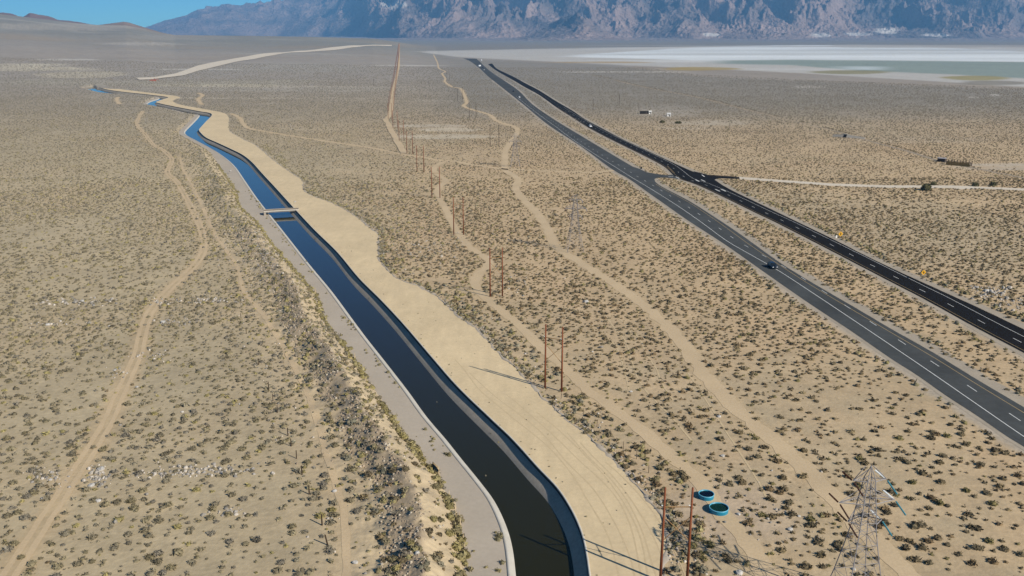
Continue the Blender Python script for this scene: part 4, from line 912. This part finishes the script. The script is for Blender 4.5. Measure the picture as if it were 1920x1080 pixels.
def truck(px_, py_, hd_, label):
    q = g((px_, py_))[0]; rt = empty('truck', (*q, .06), hd_, label, 'truck'); mb = MB(); mb.box((-2, 0, 2.4), (9, 2.5, 2.9)); mb.obj('cargo_box', M['carwhite'], rt)
    mb = MB(); mb.box((4.0, 0, 1.75), (2.2, 2.4, 2.3)); cb = mb.obj('cab', M['carwhite'], rt); mb = MB(); mb.box((5.12, 0, 2.3), (.05, 2.0, .8)); mb.obj('windscreen', M['glass'], cb)
    for x_ in (-5, -3.8, 3.6):
        for s_ in (-1, 1): mb = MB(); mb.tube((x_, s_ * .95, .5), (x_, s_ * 1.2, .5), .5, n=12); mb.obj('wheel', M['tyre'], rt)
truck(903, 114, hd3, 'white truck farthest up the grey highway by the dry lake'); truck(899, 125, hd3 - .4, 'pale truck at the left edge of the far highway')
# ------------------------------------------------------------------ signs
def sign(px_, py_, size, zc, label, rz, m=None, shape=4):
    q = g((px_, py_))[0]; rt = empty('road_sign', (*q, 0), rz, label, 'road sign'); mb = MB(); mb.tube((0, .06, -.2), (0, .06, zc), .06, n=6); mb.obj('post', M['galv'], rt)
    mb = MB(); h_ = size / 2 * (1.414 if shape == 4 else 1.0)
    if shape == 4: V = [(0, 0, zc - h_), (h_, 0, zc), (0, 0, zc + h_), (-h_, 0, zc)]
    else: V = [(-h_, 0, zc - h_ * 1.3), (h_, 0, zc - h_ * 1.3), (h_, 0, zc + h_ * 1.3), (-h_, 0, zc + h_ * 1.3)]
    V2 = [(a, .04, c) for a, b, c in V]; mb.add(V + V2, [(0, 1, 2, 3), (7, 6, 5, 4), (0, 4, 5, 1), (1, 5, 6, 2), (2, 6, 7, 3), (3, 7, 4, 0)])
    pn = mb.obj('panel', m or M['sign'], rt)
    if shape == 4:
        mb = MB(); mb.box((0, -.012, zc), (size * .16, .02, size * .8)); mb.box((0, -.014, zc), (size * .62, .02, size * .15)); mb.obj('symbol', M['signshadeblack'], pn)
sign(1575, 451.5, 1.35, 2.55, 'yellow diamond road sign with black cross, farther one beside the black highway', R_(12))
sign(1730, 525, 1.2, 2.4, 'yellow diamond road sign, nearer one beside the black highway', R_(12))
sign(1202, 320, 1.0, 1.6, 'dark back of a sign panel at the highway junction', R_(10), M['darkwall'], 5)
q = g((1568, 446.5))[0]; mb = MB(); mb.box((0, 0, .45), (.5, .12, .9)); mb.box((0, 0, .95), (.6, .14, .1)); o = mb.obj('marker_post', M['whitewall']); o.location = (*q, 0); tag(o, 'small white marker beside the farther yellow sign', 'marker')
# ------------------------------------------------------------------ buildings and structures on the right
def shed(px_, py_, L, W_, h_, rz, wall, roof, label, cat='shed', name='shed'):
    q = g((px_, py_))[0]; rt = empty(name, (*q, 0), rz, label, cat)
    mb = MB(); mb.box((0, 0, h_ / 2), (L, W_, h_)); w_ = mb.obj('wall', wall, rt)
    mb = MB(); o_ = .2; V = [(-L/2-o_,-W_/2-o_,h_+.003),(L/2+o_,-W_/2-o_,h_+.003),(L/2+o_,W_/2+o_,h_+.003),(-L/2-o_,W_/2+o_,h_+.003),(-L/2-o_,0,h_+.45),(L/2+o_,0,h_+.45)]
    mb.add(V, [(0, 1, 5, 4), (2, 3, 4, 5), (0, 4, 3), (1, 2, 5), (3, 2, 1, 0)]); mb.obj('roof', roof, rt)
    mb = MB(); mb.box((L * .2, -W_/2-.02, 1.0), (.9, .05, 2.0)); d_ = mb.obj('door', M['darkwood'], rt); mb = MB(); mb.box((-L * .2, -W_/2-.02, 1.5), (1.0, .05, .8)); mb.obj('window', M['glass'], rt)
shed(1208, 213.5, 8, 2.6, 2.3, R_(4), M['darkwall'], M['darkwall'], 'long black walled trailer beyond the black highway', 'trailer', 'trailer')
shed(1218.6, 213.5, 2.6, 2.8, 2.6, R_(4), M['whitewall'], M['whitewall'], 'small white shed at the right end of the black trailer')
shed(1254, 218, 3.4, 3.4, 2.7, R_(-8), M['whitewall'], M['whitewall'], 'white shed standing alone right of the black trailer')
q = g((1197.5, 208))[0]; mb = MB(); mb.tube((0, 0, -.2), (0, 0, 7), .14, n=6); o = mb.obj('utility_pole', M['postwood']); o.location = (*q, 0); tag(o, 'single dark utility pole left of the black trailer', 'utility pole')
# extra thin poles beyond
for a, b, lab in [(1112,206,'thin pole beyond the black highway nearest the trailer'),(1161,196,'thin pole above left of the black trailer'),(701,163,'thin pole left of the far pole row')]:
    q = g((a, b))[0]; mb = MB(); mb.tube((0, 0, -.2), (0, 0, 11), .16, n=6); mb.tube((-1, 0, 10), (1, 0, 10), .08, n=5); o = mb.obj('utility_pole', M['postwood']); o.location = (*q, 0); tag(o, lab, 'utility pole')
# corral
A_, B_ = g((1774, 309))[0], g((1818, 313))[0]; d = B_ - A_; Lc = np.hypot(*d); rz = math.atan2(d[1], d[0]); rt = empty('corral', (*((A_ + B_) / 2), 0), rz, 'weathered plank corral with tall posts beside the sandy lot', 'corral')
mb = MB(); rr = random.Random(3)
for k in range(int(Lc / .36)):
    x_ = -Lc / 2 + k * .36; mb.box((x_, 0, 1.0 + rr.random() * .1), (.33, .06, 2.0 + rr.random() * .2))
mb.obj('front_wall', M['plank'], rt)
mb = MB()
for k in range(9): mb.box((-Lc / 2 + Lc * k / 8, 3.6, 1.4), (.26, .26, 2.8 + (k % 3) * .3))
for z_ in (.7, 1.3, 1.9): mb.box((0, 3.75, z_), (Lc, .06, .22))
mb.obj('rear_fence', M['darkwood'], rt)
for s_ in (-1, 1): mb = MB(); [mb.box((s_ * (Lc / 2 + .1), 1.8, z_), (.08, 3.6, .25)) for z_ in (.5, 1.0, 1.5, 2.0)]; mb.obj('side_fence', M['darkwood'], rt)
shed(1766, 303, 4.2, 3.5, 2.0, rz, M['darkwood'], mat('grey_tin_roof', (.30, .28, .28), rough=.5), 'dark open shed with grey roof left of the corral')
# culvert in the embankment
A_ = g((1583, 258))[0]; rt = empty('culvert', (*A_, 0), R_(-38), 'grey concrete flood culvert with dark opening beyond the highways', 'culvert')
mb = MB(); mb.add([(-9,0,0),(-1.2,0,0),(-1.2,2.2,2.2),(-9,3.2,1.4),(-9,5,0),(-1.2,5,0)], [(0,1,2,3),(3,2,5,4),(0,3,4),(1,5,2)]); mb.obj('wing_wall', M['rockd'], rt)
mb = MB(); mb.add([(1.2,0,0),(14,0,0),(14,3.2,.8),(1.2,2.2,2.2),(14,5,0),(1.2,5,0)], [(0,1,2,3),(3,2,4,5),(1,4,2),(0,3,5)]); mb.obj('wing_wall', M['rockd'], rt)
mb = MB(); mb.box((0, 2.3, 2.28), (2.9, .8, .25)); mb.obj('lintel', M['palecon'], rt)
mb = MB(); mb.add([(-1.2,-.2,.02),(1.2,-.2,.02),(1.2,2.4,2.1),(-1.2,2.4,2.1)], [(0,1,2,3)]); mb.obj('opening', M['signshadeblack'], rt)  # flat black sheet paints the shade inside the culvert, no hollow behind
# bushes / trees by the pale road
def tree(px_, py_, r, h_, lab):
    q = g((px_, py_))[0]; rt = empty('bush', (*q, 0), 0, lab, 'bush', 'dark bushes beside the pale road')
    mb = MB(); mb.tube((0, 0, -.1), (.1, 0, h_ * .5), .12, .06, 6); mb.tube((0, 0, .1), (-.5, .2, h_ * .5), .07, .04, 5); mb.obj('trunk', M['stem'], rt)
    v, f, fc = shrub_geo(np.array([[0, 0, h_ * .12]]), np.array([r]), np.array([h_ * .85]), np.array([[.085, .08, .04]]), 9, 4, 220, .2)
    link('crown', fast_mesh('crown', v, f, M['shrub'], fc), rt)
for a in [(1736,356.5,2.1,3.2,'large dark bush standing in front of the pale dirt road'),(1750,347,1.3,1.7,'dark bush behind the pale road, right of the large one'),(1829,349,1.4,1.8,'dark rounded bush behind the pale road near the right edge'),(1862,348,1.5,1.9,'rightmost dark bush behind the pale road'),(1242,230,1.8,1.8,'dark bush below the white sheds'),(1272,231.5,2.4,1.5,'broad dark bush right of the white sheds')]: tree(*a)
# orange machines far up by the canal bend
for i_, (a, b, lab) in enumerate([((284,153.5),2.2,'orange red excavating machine, left of two by the far canal road'),((289.5,153.8),2.0,'orange red excavating machine, right of two by the far canal road')]):
    q = g(a)[0]; rt = empty('excavator', (*q, 0), .4, lab, 'excavator'); om = M.setdefault('orange', mat('orange_paint', (.26, .075, .045), rough=.5))
    mb = MB(); mb.box((0, 0, 2.0), (5.5, 3.2, 1.8)); mb.box((1.2, .6, 3.4), (1.8, 1.6, 1.2)); bd_ = mb.obj('body', om, rt)
    for s_ in (-1, 1): mb = MB(); mb.box((0, s_ * 1.4, .55), (5.6, .8, 1.1)); mb.obj('crawler', M['tyre'], rt)
    mb = MB(); mb.tube((2.2, 0, 2.4), (5.0, 0, 5.4), .35, n=6); mb.tube((5.0, 0, 5.4), (7.4, 0, 2.0), .28, n=6); mb.obj('boom', om, rt)
# far canal end works: dark concrete headworks
q = g((200, 151))[0]; rt = empty('headworks', (*q, 0), R_(-5), 'dark grey concrete headworks at the far end of the canal', 'canal works')
mb = MB(); mb.box((-24, 0, 1.2), (16, 8, 2.6)); mb.box((-36, -3, .8), (8, 6, 1.8)); mb.obj('wall', M['rockd'], rt)
mb = MB(); mb.add([(8,-16,0),(16,-10,0),(22,30,0),(20,34,3.5),(5,30,3.5)], [(0,1,2,3,4)]); mb.obj('ramp', M['rockd'], rt)
# ------------------------------------------------------------------ haze
hz = bpy.data.materials.new('haze_air'); hz.use_nodes = True; nt = hz.node_tree; nt.nodes.clear()
out = nt.nodes.new('ShaderNodeOutputMaterial'); pv = nt.nodes.new('ShaderNodeVolumePrincipled')
pv.inputs['Color'].default_value = (.22, .54, 1.0, 1); pv.inputs['Density'].default_value = 4.2e-5; pv.inputs['Anisotropy'].default_value = 0.0
nt.links.new(pv.outputs[0], out.inputs['Volume'])
mb = MB(); mb.box((0, 17200, 2000), (60000, 41000, 4030)); o = mb.obj('haze', hz); tag(o, 'thin blue haze over the valley', 'haze', None, 'stuff')
